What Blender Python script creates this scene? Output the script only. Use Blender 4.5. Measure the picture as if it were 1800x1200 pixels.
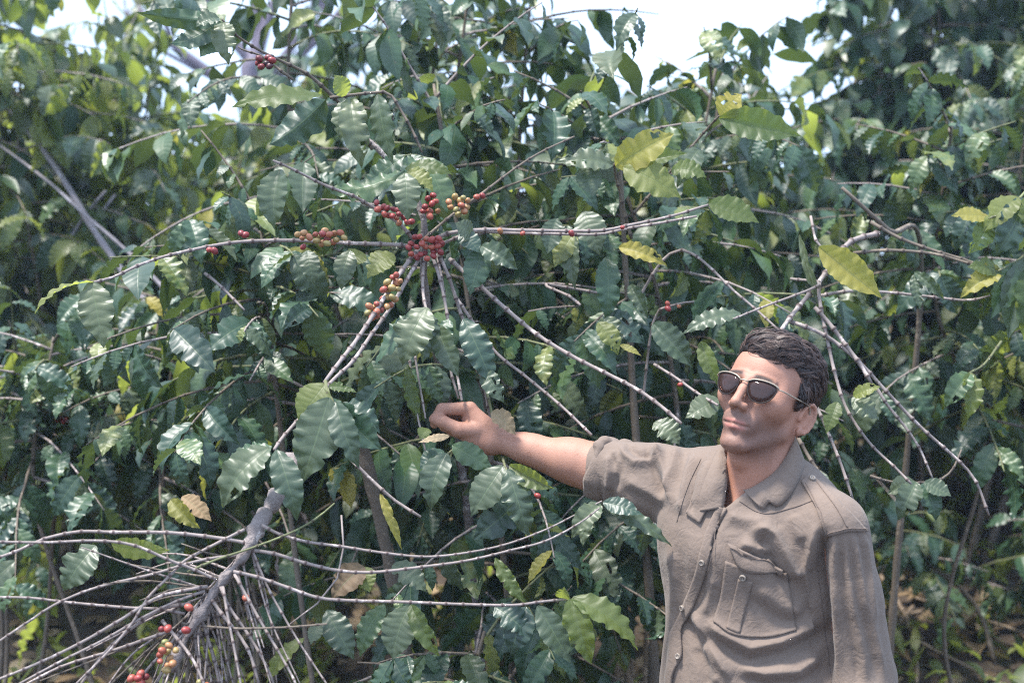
import bpy, math, random
import numpy as np
from mathutils import Vector, Matrix, noise as mnoise
from mathutils.bvhtree import BVHTree

for o in list(bpy.data.objects):
    bpy.data.objects.remove(o, do_unlink=True)
scene = bpy.context.scene
COL = scene.collection
R = math.radians

# ------------------------------------------------------------------ camera
CAM_Z = 1.65
cam_d = bpy.data.cameras.new('camera')
cam = bpy.data.objects.new('camera', cam_d)
COL.objects.link(cam)
cam.location = (0, 0, CAM_Z)
cam.rotation_euler = (R(90), 0, 0)
cam_d.lens = 50
cam_d.sensor_width = 36
cam_d.clip_start = 0.05
cam_d.clip_end = 3000
cam_d.dof.use_dof = True
cam_d.dof.focus_distance = 2.62
cam_d.dof.aperture_fstop = 3.5
scene.camera = cam

# ------------------------------------------------------------------ world, sun, exposure
SUN_EL, SUN_AZ = R(69), R(244)      # azimuth clockwise from +Y (north) as seen from above
world = bpy.data.worlds.new('World')
scene.world = world
world.use_nodes = True
wn = world.node_tree
wn.nodes.clear()
sky = wn.nodes.new('ShaderNodeTexSky')
sky.sky_type = 'NISHITA'
sky.sun_disc = False
sky.sun_elevation = SUN_EL
sky.sun_rotation = SUN_AZ
sky.air_density = 1.0
sky.dust_density = 4.0
sky.ozone_density = 1.0
bg = wn.nodes.new('ShaderNodeBackground')
bg.inputs['Strength'].default_value = 0.115
wo = wn.nodes.new('ShaderNodeOutputWorld')
wmix = wn.nodes.new('ShaderNodeMix')          # thin bright overcast: the clear sky seen through an even white veil
wmix.data_type = 'RGBA'
wmix.inputs[0].default_value = 0.65
wmix.inputs[7].default_value = (7.4, 9.6, 13.2, 1)
wn.links.new(sky.outputs[0], wmix.inputs[6])
wn.links.new(wmix.outputs[2], bg.inputs['Color'])
wn.links.new(bg.outputs[0], wo.inputs['Surface'])

sun_d = bpy.data.lights.new('sun', 'SUN')
sun_d.energy = 4.2
sun_d.angle = R(8.0)
sun_d.color = (1.0, 0.96, 0.90)
sun = bpy.data.objects.new('sun', sun_d)
COL.objects.link(sun)
sv = Vector((math.sin(SUN_AZ) * math.cos(SUN_EL), math.cos(SUN_AZ) * math.cos(SUN_EL), math.sin(SUN_EL)))
sun.rotation_euler = sv.to_track_quat('Z', 'Y').to_euler()
sun.location = sv * 20

vs = scene.view_settings
vs.view_transform = 'Standard'
vs.look = 'None'
vs.gamma = 1
vs.exposure = 1.03
vs.use_curve_mapping = False
scene.cycles.use_denoising = False      # the remaining grain reads like the slide film grain
scene.cycles.filter_width = 1.1
scene.cycles.max_bounces = 8
scene.cycles.transparent_max_bounces = 12
scene.cycles.caustics_reflective = False
scene.cycles.caustics_refractive = False
scene.cycles.sample_clamp_indirect = 4.0

F_PX = 2500.0


def P(px, py, Y):
    """A point of the place at distance Y that the photograph shows at (px, py) of its 1800x1200 pixels."""
    return Vector(((px - 900) / F_PX * Y, Y, CAM_Z - (py - 600) / F_PX * Y))


def tag(o, label=None, cat=None, group=None, kind=None):
    if label: o['label'] = label
    if cat: o['category'] = cat
    if group: o['group'] = group
    if kind: o['kind'] = kind
    return o


def empty(name, loc):
    o = bpy.data.objects.new(name, None)
    o.location = loc
    o.empty_display_size = 0.1
    COL.objects.link(o)
    return o


def put(name, me, parent=None, mat=None, off=None):
    """Link a mesh as an object; its coordinates are world coordinates also under a parent that stands elsewhere."""
    o = bpy.data.objects.new(name, me)
    COL.objects.link(o)
    if mat is not None and len(me.materials) == 0:
        me.materials.append(mat)
    if parent is not None:
        o.parent = parent
        if parent.type == 'EMPTY' and parent.parent is None:
            o.matrix_parent_inverse = Matrix.Translation(-parent.location)
    return o


def mesh_np(name, V, F, smooth=True, uv=None, attrs=None):
    """V (n,3), F list of tuples or (m,4)/(m,3) array."""
    me = bpy.data.meshes.new(name)
    V = np.asarray(V, dtype=np.float32)
    if isinstance(F, np.ndarray):
        k = F.shape[1]
        m = F.shape[0]
        me.vertices.add(len(V))
        me.vertices.foreach_set('co', V.ravel())
        me.loops.add(m * k)
        me.loops.foreach_set('vertex_index', F.astype(np.int32).ravel())
        me.polygons.add(m)
        me.polygons.foreach_set('loop_start', np.arange(0, m * k, k, dtype=np.int32))
        me.update(calc_edges=True)
    else:
        me.from_pydata([tuple(map(float, v)) for v in V], [], [tuple(map(int, f)) for f in F])
        me.update()
    if uv is not None:            # per-vertex uv
        L = np.empty(len(me.loops), dtype=np.int32)
        me.loops.foreach_get('vertex_index', L)
        lay = me.uv_layers.new(name='UVMap')
        lay.data.foreach_set('uv', np.asarray(uv, dtype=np.float32)[L].ravel())
    if attrs:
        for k, a in attrs.items():
            at = me.attributes.new(k, 'FLOAT', 'POINT')
            at.data.foreach_set('value', np.asarray(a, dtype=np.float32))
    if smooth:
        me.polygons.foreach_set('use_smooth', np.ones(len(me.polygons), dtype=bool))
    me.validate()
    return me


# ------------------------------------------------------------------ materials
def new_mat(name):
    m = bpy.data.materials.new(name)
    m.use_nodes = True
    nt = m.node_tree
    nt.nodes.clear()
    out = nt.nodes.new('ShaderNodeOutputMaterial')
    return m, nt, out


def N(nt, kind, **kw):
    n = nt.nodes.new(kind)
    for k, v in kw.items():
        if k in n.inputs:
            n.inputs[k].default_value = v
        else:
            setattr(n, k, v)
    return n


def math_n(nt, op, a, b=None, clamp=False):
    n = nt.nodes.new('ShaderNodeMath')
    n.operation = op
    n.use_clamp = clamp
    for i, x in enumerate((a, b)):
        if x is None: continue
        if isinstance(x, (int, float)): n.inputs[i].default_value = x
        else: nt.links.new(x, n.inputs[i])
    return n.outputs[0]


def mix_c(nt, fac, a, b):
    n = nt.nodes.new('ShaderNodeMix')
    n.data_type = 'RGBA'
    for i, x in ((0, fac), (6, a), (7, b)):
        if isinstance(x, (int, float)): n.inputs[i].default_value = x
        elif isinstance(x, tuple): n.inputs[i].default_value = (*x, 1)
        else: nt.links.new(x, n.inputs[i])
    return n.outputs[2]


def ramp(nt, fac, stops):
    n = nt.nodes.new('ShaderNodeValToRGB')
    el = n.color_ramp.elements
    while len(el) < len(stops): el.new(0.5)
    for e, (p, c) in zip(el, stops):
        e.position = p
        e.color = (*c, 1)
    nt.links.new(fac, n.inputs[0])
    return n.outputs[0]


def noise_n(nt, scale, detail=3, rough=0.55, coord=None, dist=0.0):
    n = nt.nodes.new('ShaderNodeTexNoise')
    n.inputs['Scale'].default_value = scale
    n.inputs['Detail'].default_value = detail
    n.inputs['Roughness'].default_value = rough
    n.inputs['Distortion'].default_value = dist
    if coord is not None: nt.links.new(coord, n.inputs['Vector'])
    return n


def leaf_material(name, stops, src, transl=0.30, rough=0.36, tcol=(0.22, 0.30, 0.04), spec=0.6, veins=9.0, spots=(0.10, 0.075, 0.03), spot_at=0.66):
    """Two-sided leaf: ribbed blade with pale veins; tone drawn per leaf (object random or a per-leaf attribute)."""
    m, nt, out = new_mat(name)
    if src == 'object':
        rnd = N(nt, 'ShaderNodeObjectInfo').outputs['Random']
    else:
        a = nt.nodes.new('ShaderNodeAttribute')
        a.attribute_name = 'rnd'
        rnd = a.outputs['Fac']
    uvn = nt.nodes.new('ShaderNodeUVMap')
    sep = nt.nodes.new('ShaderNodeSeparateXYZ')
    nt.links.new(uvn.outputs[0], sep.inputs[0])
    u, v = sep.outputs[0], sep.outputs[1]
    av = math_n(nt, 'ABSOLUTE', math_n(nt, 'SUBTRACT', math_n(nt, 'MULTIPLY', v, 2.0), 1.0))
    s = math_n(nt, 'MULTIPLY', math_n(nt, 'SUBTRACT', u, math_n(nt, 'MULTIPLY', av, 0.10)), veins * math.pi)
    rib = math_n(nt, 'ABSOLUTE', math_n(nt, 'SINE', s))
    vein = math_n(nt, 'SUBTRACT', 1.0, math_n(nt, 'MULTIPLY', rib, 6.0), clamp=True)
    mid = math_n(nt, 'SUBTRACT', 1.0, math_n(nt, 'MULTIPLY', av, 16.0), clamp=True)
    lines = math_n(nt, 'MAXIMUM', math_n(nt, 'MULTIPLY', vein, 0.35), mid)
    tc = nt.nodes.new('ShaderNodeTexCoord')
    nz = noise_n(nt, 55.0, 4, 0.6, tc.outputs['Object'])
    nz2 = noise_n(nt, 7.0, 3, 0.6, tc.outputs['Object'])
    nr = math_n(nt, 'ADD', rnd, math_n(nt, 'MULTIPLY', math_n(nt, 'SUBTRACT', nz2.outputs[0], 0.5), 0.22))
    base = ramp(nt, nr, stops)
    base = mix_c(nt, math_n(nt, 'MULTIPLY', lines, 0.4), base, (0.14, 0.20, 0.085))
    # brown flecks and dusty film
    fl = math_n(nt, 'GREATER_THAN', nz.outputs[0], spot_at)
    base = mix_c(nt, math_n(nt, 'MULTIPLY', fl, 0.7), base, spots)
    dust = math_n(nt, 'MULTIPLY', nz2.outputs[0], 0.08)
    base = mix_c(nt, dust, base, (0.26, 0.27, 0.24))
    bs = N(nt, 'ShaderNodeBsdfPrincipled', Roughness=rough)
    bs.inputs['Specular IOR Level'].default_value = spec
    nt.links.new(base, bs.inputs['Base Color'])
    rr = math_n(nt, 'ADD', rough - 0.08, math_n(nt, 'MULTIPLY', nz2.outputs[0], 0.22))
    nt.links.new(rr, bs.inputs['Roughness'])
    bmp = N(nt, 'ShaderNodeBump', Strength=0.14, Distance=0.003)
    hh = math_n(nt, 'ADD', rib, math_n(nt, 'MULTIPLY', nz.outputs[0], 0.25))
    hh = math_n(nt, 'SUBTRACT', hh, math_n(nt, 'MULTIPLY', mid, 0.8))
    nt.links.new(hh, bmp.inputs['Height'])
    nt.links.new(bmp.outputs[0], bs.inputs['Normal'])
    tr = nt.nodes.new('ShaderNodeBsdfTranslucent')
    tcn = mix_c(nt, 0.5, base, tcol)
    nt.links.new(tcn, tr.inputs['Color'])
    mx = nt.nodes.new('ShaderNodeMixShader')
    mx.inputs[0].default_value = transl
    nt.links.new(bs.outputs[0], mx.inputs[1])
    nt.links.new(tr.outputs[0], mx.inputs[2])
    nt.links.new(mx.outputs[0], out.inputs['Surface'])
    return m


GREEN = [(0.0, (0.010, 0.038, 0.024)), (0.35, (0.017, 0.056, 0.030)), (0.7, (0.030, 0.078, 0.032)), (0.93, (0.062, 0.112, 0.034)), (1.0, (0.16, 0.18, 0.04))]
LIGHTG = [(0.0, (0.055, 0.100, 0.028)), (0.5, (0.115, 0.155, 0.040)), (1.0, (0.24, 0.26, 0.07))]
YELL = [(0.0, (0.20, 0.20, 0.035)), (0.5, (0.32, 0.29, 0.05)), (1.0, (0.42, 0.34, 0.06))]
DRY = [(0.0, (0.10, 0.06, 0.03)), (0.5, (0.24, 0.15, 0.07)), (1.0, (0.36, 0.27, 0.16))]
DUSTY = [(0.0, (0.038, 0.070, 0.038)), (0.5, (0.062, 0.092, 0.046)), (1.0, (0.10, 0.125, 0.06))]
M = {}
for k, st, tl, ro in (('green', GREEN, 0.22, 0.38), ('light', LIGHTG, 0.56, 0.42), ('yellow', YELL, 0.5, 0.5), ('dry', DRY, 0.2, 0.7), ('dusty', DUSTY, 0.28, 0.38)):
    tcl = {'light': (0.55, 0.64, 0.08), 'yellow': (0.60, 0.58, 0.08)}.get(k, (0.22, 0.30, 0.04))
    M['leaf_' + k] = leaf_material('leaf_' + k, st, 'object', tl, ro, tcl)
    M['leaf_' + k + '_m'] = leaf_material('leaf_' + k + '_mass', st, 'attr', tl, ro, tcl)


def bark_material(name, c1, c2, node_c, scale=60, bump=0.35):
    m, nt, out = new_mat(name)
    tc = nt.nodes.new('ShaderNodeTexCoord')
    n1 = noise_n(nt, scale, 5, 0.65, tc.outputs['Object'])
    n2 = noise_n(nt, scale * 0.12, 3, 0.6, tc.outputs['Object'])
    b = mix_c(nt, n1.outputs[0], c1, c2)
    b = mix_c(nt, math_n(nt, 'MULTIPLY', n2.outputs[0], 0.3), b, tuple(0.6 * x for x in c2))
    n3 = noise_n(nt, scale * 0.45, 4, 0.7, tc.outputs['Object'])
    b = mix_c(nt, math_n(nt, 'MULTIPLY', math_n(nt, 'GREATER_THAN', n3.outputs[0], 0.6), 0.55), b, tuple(min(0.6, 1.5 * x) for x in c1))
    a = nt.nodes.new('ShaderNodeAttribute')
    a.attribute_name = 'node'
    b = mix_c(nt, a.outputs['Fac'], b, node_c)
    bs = N(nt, 'ShaderNodeBsdfPrincipled', Roughness=0.8)
    nt.links.new(b, bs.inputs['Base Color'])
    bp = N(nt, 'ShaderNodeBump', Strength=bump, Distance=0.004 if bump < 0.8 else 0.012)
    nt.links.new(n1.outputs[0], bp.inputs['Height'])
    nt.links.new(bp.outputs[0], bs.inputs['Normal'])
    nt.links.new(bs.outputs[0], out.inputs['Surface'])
    return m


M['bark_pale'] = bark_material('bark_pale', (0.40, 0.34, 0.32), (0.15, 0.115, 0.10), (0.07, 0.045, 0.04))
M['bark_brown'] = bark_material('bark_brown', (0.20, 0.16, 0.12), (0.09, 0.07, 0.055), (0.05, 0.035, 0.03))
M['bark_green'] = bark_material('bark_green', (0.16, 0.18, 0.08), (0.12, 0.12, 0.06), (0.06, 0.05, 0.03))
M['bark_trunk'] = bark_material('bark_trunk', (0.42, 0.36, 0.34), (0.06, 0.042, 0.038), (0.10, 0.07, 0.06), 38, 1.0)
M['wood_bleached'] = bark_material('wood_bleached', (0.33, 0.30, 0.32), (0.15, 0.13, 0.14), (0.12, 0.1, 0.1), 40)
M['stick_dry'] = bark_material('stick_dry', (0.36, 0.27, 0.19), (0.17, 0.12, 0.08), (0.08, 0.05, 0.03), 50)


def simple(name, col, rough=0.6, spec=0.5, metal=0.0, bump=0.0, bscale=200, var=0.0):
    m, nt, out = new_mat(name)
    bs = N(nt, 'ShaderNodeBsdfPrincipled', Roughness=rough, Metallic=metal)
    bs.inputs['Specular IOR Level'].default_value = spec
    bs.inputs['Base Color'].default_value = (*col, 1)
    tc = nt.nodes.new('ShaderNodeTexCoord')
    if var or bump:
        nz = noise_n(nt, bscale, 4, 0.6, tc.outputs['Object'])
    if var:
        c = mix_c(nt, nz.outputs[0], tuple(x * (1 - var) for x in col), tuple(min(1, x * (1 + var)) for x in col))
        nt.links.new(c, bs.inputs['Base Color'])
    if bump:
        bp = N(nt, 'ShaderNodeBump', Strength=bump, Distance=0.002)
        nt.links.new(nz.outputs[0], bp.inputs['Height'])
        nt.links.new(bp.outputs[0], bs.inputs['Normal'])
    nt.links.new(bs.outputs[0], out.inputs['Surface'])
    return m


def cherry_material(name, stops):
    m, nt, out = new_mat(name)
    rnd = N(nt, 'ShaderNodeObjectInfo').outputs['Random']
    tc = nt.nodes.new('ShaderNodeTexCoord')
    nz = noise_n(nt, 1.2, 2, 0.5, tc.outputs['Object'])
    nf = noise_n(nt, 5.0, 4, 0.7, tc.outputs['Object'])
    c = ramp(nt, math_n(nt, 'ADD', rnd, math_n(nt, 'MULTIPLY', math_n(nt, 'SUBTRACT', nz.outputs[0], 0.5), 0.3)), stops)
    c = mix_c(nt, math_n(nt, 'MULTIPLY', math_n(nt, 'GREATER_THAN', nf.outputs[0], 0.6), 0.6), c, (0.10, 0.05, 0.03))
    bs = N(nt, 'ShaderNodeBsdfPrincipled', Roughness=0.42)
    nt.links.new(c, bs.inputs['Base Color'])
    nt.links.new(bs.outputs[0], out.inputs['Surface'])
    return m


M['cherry_red'] = cherry_material('cherry_red', [(0, (0.16, 0.020, 0.022)), (0.5, (0.30, 0.045, 0.040)), (0.85, (0.38, 0.10, 0.06)), (1, (0.34, 0.20, 0.08))])
M['cherry_mixed'] = cherry_material('cherry_mixed', [(0, (0.26, 0.040, 0.038)), (0.35, (0.36, 0.11, 0.06)), (0.7, (0.38, 0.24, 0.09)), (1, (0.20, 0.21, 0.07))])
M['cherry_dark'] = cherry_material('cherry_dark', [(0, (0.03, 0.012, 0.015)), (0.5, (0.08, 0.015, 0.02)), (1, (0.25, 0.03, 0.03))])

# ------------------------------------------------------------------ ground
def gz(x, y):
    s = max(0.0, y - 3.4)
    base = 0.36 * s if s < 4.5 else 1.62 + 1.5 * (1 - math.exp(-(s - 4.5) / 8.0))
    return base + 0.05 * mnoise.noise(Vector((x * 0.8, y * 0.8, 3.1))) + 0.02 * mnoise.noise(Vector((x * 3.1, y * 3.1, 7.7)))


def build_ground():
    ys = np.concatenate([np.linspace(-6, 1.5, 16), np.linspace(1.7, 14, 110), np.geomspace(14.6, 400, 22)])
    xs = np.concatenate([-np.geomspace(400, 7, 20), np.linspace(-6.6, 6.6, 90), np.geomspace(7, 400, 20)])
    V = [(x, y, gz(x, y)) for y in ys for x in xs]
    nx = len(xs)
    F = [(j * nx + i, j * nx + i + 1, (j + 1) * nx + i + 1, (j + 1) * nx + i) for j in range(len(ys) - 1) for i in range(nx - 1)]
    me = mesh_np('ground', V, np.array(F))
    m, nt, out = new_mat('soil_litter')
    tc = nt.nodes.new('ShaderNodeTexCoord')
    n1 = noise_n(nt, 9, 6, 0.7, tc.outputs['Object'])
    n2 = noise_n(nt, 45, 5, 0.7, tc.outputs['Object'])
    c = ramp(nt, n1.outputs[0], [(0.3, (0.035, 0.024, 0.017)), (0.5, (0.085, 0.058, 0.038)), (0.62, (0.06, 0.065, 0.03)), (0.75, (0.14, 0.10, 0.065))])
    c = mix_c(nt, math_n(nt, 'MULTIPLY', n2.outputs[0], 0.6), c, (0.05, 0.035, 0.025))
    bs = N(nt, 'ShaderNodeBsdfPrincipled', Roughness=0.95)
    nt.links.new(c, bs.inputs['Base Color'])
    bp = N(nt, 'ShaderNodeBump', Strength=0.9, Distance=0.02)
    nt.links.new(n2.outputs[0], bp.inputs['Height'])
    nt.links.new(bp.outputs[0], bs.inputs['Normal'])
    nt.links.new(bs.outputs[0], out.inputs['Surface'])
    tag(put('ground', me, None, m), kind='structure')


build_ground()


# ------------------------------------------------------------------ tubes
def resample(pts, step):
    pts = [np.array(p, dtype=float) for p in pts]
    if len(pts) == 2:
        pts = [pts[0], (pts[0] + pts[1]) / 2, pts[1]]
    ext = [2 * pts[0] - pts[1]] + pts + [2 * pts[-1] - pts[-2]]
    out = []
    for i in range(1, len(ext) - 2):
        a, b, c, d = ext[i - 1:i + 3]
        n = max(2, int(np.linalg.norm(c - b) / step))
        for k in range(n):
            t = k / n
            out.append(0.5 * ((2 * b) + (-a + c) * t + (2 * a - 5 * b + 4 * c - d) * t * t + (-a + 3 * b - 3 * c + d) * t ** 3))
    out.append(pts[-1])
    return np.array(out)


def tube(pts, r0, r1, sides=7, node=0.0, swell=1.5, jitter=0.0, seed=0, step=None, plain=False):
    """A tapered twig; with node > 0 it carries ring-like joints at that spacing."""
    rng = random.Random(seed)
    fine = resample(pts, step or max(0.006, (node or 0.05) / 3))
    seg = np.linalg.norm(np.diff(fine, axis=0), axis=1)
    S = np.concatenate([[0], np.cumsum(seg)])
    L = S[-1]
    st = []
    if node:
        s = node * rng.uniform(0.2, 0.8)
        while s < L - 0.01:
            h = max(0.0035, r0 * 0.9)
            if plain: st += [(s - h, 1.0, 0), (s, swell, 1.0), (s + h, 1.0, 0)]
            else: st += [(s - h, 1.0, 0), (s - h * 0.35, swell, .8), (s + h * 0.35, swell * 0.98, 1.0), (s + h, 1.02, 0), (s + node * 0.5, 0.94, 0)]
            s += node * rng.uniform(0.75, 1.2)
    else:
        k = max(2, int(L / (step or 0.05)))
        st = [(L * i / k, 1 + rng.uniform(-jitter, jitter), 0) for i in range(k)]
    st = [q for q in st if 0 < q[0] < L]
    st = [(0, 1, 0)] + sorted(st) + [(L, 0.8, 0)]
    s = np.array([q[0] for q in st])
    C = np.stack([np.interp(s, S, fine[:, i]) for i in range(3)], 1)
    T = np.gradient(C, axis=0)
    T /= np.linalg.norm(T, axis=1)[:, None] + 1e-12
    up = np.array([0, 0, 1.0]) if abs(T[0, 2]) < 0.9 else np.array([1.0, 0, 0])
    V, A = [], []
    ang = np.linspace(0, 2 * math.pi, sides, endpoint=False)
    for i in range(len(C)):
        t = T[i]
        up = up - t * np.dot(up, t)
        up /= np.linalg.norm(up) + 1e-12
        b = np.cross(t, up)
        r = (r0 + (r1 - r0) * s[i] / L) * st[i][1]
        ring = C[i] + r * (np.cos(ang)[:, None] * up + np.sin(ang)[:, None] * b)
        if jitter:
            ring += (np.array([mnoise.noise(Vector(p * 25)) for p in ring])[:, None]) * (ring - C[i]) * jitter * 2
        V.append(ring)
        A += [st[i][2]] * sides
    n = len(C)
    V = np.concatenate(V + [C[:1], C[-1:]])
    A += [0, 0.5]
    F = []
    for i in range(n - 1):
        for k in range(sides):
            k2 = (k + 1) % sides
            F.append((i * sides + k, i * sides + k2, (i + 1) * sides + k2, (i + 1) * sides + k))
    a, b = n * sides, n * sides + 1
    for k in range(sides):
        k2 = (k + 1) % sides
        F.append((a, k2, k))
        F.append((b, (n - 1) * sides + k, (n - 1) * sides + k2))
    return V, F, A, fine, S


def tube_obj(name, pts, r0, r1, mat, parent=None, **kw):
    V, F, A, fine, S = tube(pts, r0, r1, **kw)
    me = mesh_np(name, V, F, attrs={'node': A})
    o = put(name, me, parent, mat)
    return o, fine, S


# ------------------------------------------------------------------ leaves
def leaf_geo(seed, nu, nv, W=0.21, arch=0.7, fold=0.25, wave=0.18, twist=0.2, bites=2, bulge=0.012, hole=False):
    rng = random.Random(seed)
    u = np.linspace(0, 1, nu + 1)
    v = np.linspace(-1, 1, nv + 1)
    hw = np.sin(math.pi * np.clip(u, 0, 1) ** 0.82) ** 0.85
    t = np.clip((u - 0.72) / 0.28, 0, 1)
    hw = W * hw * (1 - 0.42 * t * t * (3 - 2 * t))
    hw = np.maximum(hw, 0.011 * (u < 0.1) + 0.002)
    U, Vv = np.meshgrid(u, v, indexing='ij')
    side = (Vv > 0).astype(float)
    H = np.repeat(hw[:, None], nv + 1, 1)
    ph = [rng.uniform(0, 6.28) for _ in range(6)]
    for _ in range(bites):
        s0, u0, w0, d0 = rng.choice((0, 1)), rng.uniform(0.25, 0.97), rng.uniform(0.018, 0.07), rng.uniform(0.15, 0.7)
        H = H * (1 - (side == s0) * d0 * np.exp(-((U - u0) / w0) ** 2))
    av = np.abs(Vv)
    f1, f2 = rng.uniform(4.5, 7), rng.uniform(4.5, 7)
    H = H * (1 + 0.05 * np.sin(2 * math.pi * (U * np.where(side > 0, f1, f2) * 1.5) + ph[4]))
    Yc = Vv * H
    wv = np.where(side > 0, np.sin(2 * math.pi * f1 * U + ph[0]) + 0.5 * np.sin(2 * math.pi * f1 * 1.9 * U + ph[1]),
                  np.sin(2 * math.pi * f2 * U + ph[2]) + 0.5 * np.sin(2 * math.pi * f2 * 1.8 * U + ph[3]))
    Zc = fold * np.abs(Yc) + wave * W * 0.55 * av ** 2 * wv * np.sin(math.pi * U) ** 0.6
    s = 9.0 * (U - 0.10 * av)
    Zc += bulge * np.abs(np.sin(math.pi * s)) * (1 - av ** 4) * np.sin(math.pi * U) ** 0.5
    Zc -= 0.010 * np.exp(-(av / 0.12) ** 2)
    tw = twist * (U - 0.3)
    Y2 = Yc * np.cos(tw) - Zc * np.sin(tw)
    Z2 = Yc * np.sin(tw) + Zc * np.cos(tw)
    k = rng.uniform(-0.2, 0.2)
    th = arch * (u ** 1.3) - 0.25 * arch
    du = 1.0 / nu
    cx = np.concatenate([[0], np.cumsum(np.cos((th[1:] + th[:-1]) / 2) * du)])
    cz = np.concatenate([[0], np.cumsum(-np.sin((th[1:] + th[:-1]) / 2) * du)])
    X = cx[:, None] + np.sin(th)[:, None] * Z2
    Z = cz[:, None] + np.cos(th)[:, None] * Z2
    Y2 = Y2 + (k * 0.15 * np.sin(math.pi * u))[:, None]
    P3 = np.stack([X, Y2, Z], -1).reshape(-1, 3)
    uv = np.stack([U, (Vv + 1) / 2], -1).reshape(-1, 2)
    idx = np.arange((nu + 1) * (nv + 1)).reshape(nu + 1, nv + 1)
    F = np.stack([idx[:-1, :-1], idx[1:, :-1], idx[1:, 1:], idx[:-1, 1:]], -1).reshape(-1, 4)
    if hole:
        keep = np.ones((nu, nv), bool)
        for _ in range(rng.randint(2, 4)):
            i, j = rng.randint(int(nu * .25), int(nu * .85)), rng.randint(1, nv - 2)
            a, b = rng.randint(1, 3), rng.randint(1, 2)
            keep[i:i + a, j:j + b] = False
            keep[i + 1:i + a + 1, j:j + 1] = False
        F = F[keep.reshape(-1)]
    tip = P3[idx[nu, nv // 2]]
    return P3, F, uv, tip, W


LEAF_HI, LEAF_LO, LEAF_FAR = [], [], []
_r = random.Random(5)
for i in range(22):
    kw = dict(W=_r.uniform(0.19, 0.265), arch=_r.uniform(0.15, 1.35), fold=_r.uniform(-0.05, 0.5), wave=_r.uniform(0.12, 0.4),
              twist=_r.uniform(-0.6, 0.6), bites=_r.choice((0, 1, 1, 2, 3)), bulge=_r.choice((0.001, 0.003, 0.005, 0.008)))
    V_, F_, uv_, tip_, W_ = leaf_geo(100 + i, 30, 8, hole=(i % 6 == 5), **kw)
    me_ = mesh_np('leaf_blade', V_, F_, uv=uv_)
    me_.materials.append(M['leaf_green'])
    LEAF_HI.append((me_, tip_, W_, len(F_)))
    kw['bites'] = min(kw['bites'], 2)
    LEAF_LO.append(leaf_geo(100 + i, 8, 4, **kw)[:3])
    kw['bites'] = 0
    LEAF_FAR.append(leaf_geo(100 + i, 6, 2, **kw)[:3])


def leaf_frame(p, d, n, L, wscale=1.0):
    d = d.normalized()
    n = (n - d * n.dot(d))
    n = n.normalized() if n.length > 1e-5 else d.orthogonal().normalized()
    y = n.cross(d)
    return Matrix(((d.x * L, y.x * L * wscale, n.x * L, p.x), (d.y * L, y.y * L * wscale, n.y * L, p.y), (d.z * L, y.z * L * wscale, n.z * L, p.z), (0, 0, 0, 1)))


def in_frame(p, margin=60):
    if p.y < 0.3: return False
    x = 900 + F_PX * p.x / p.y
    y = 600 - F_PX * (p.z - CAM_Z) / p.y
    return -margin < x < 1800 + margin and -margin < y < 1200 + margin


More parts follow.
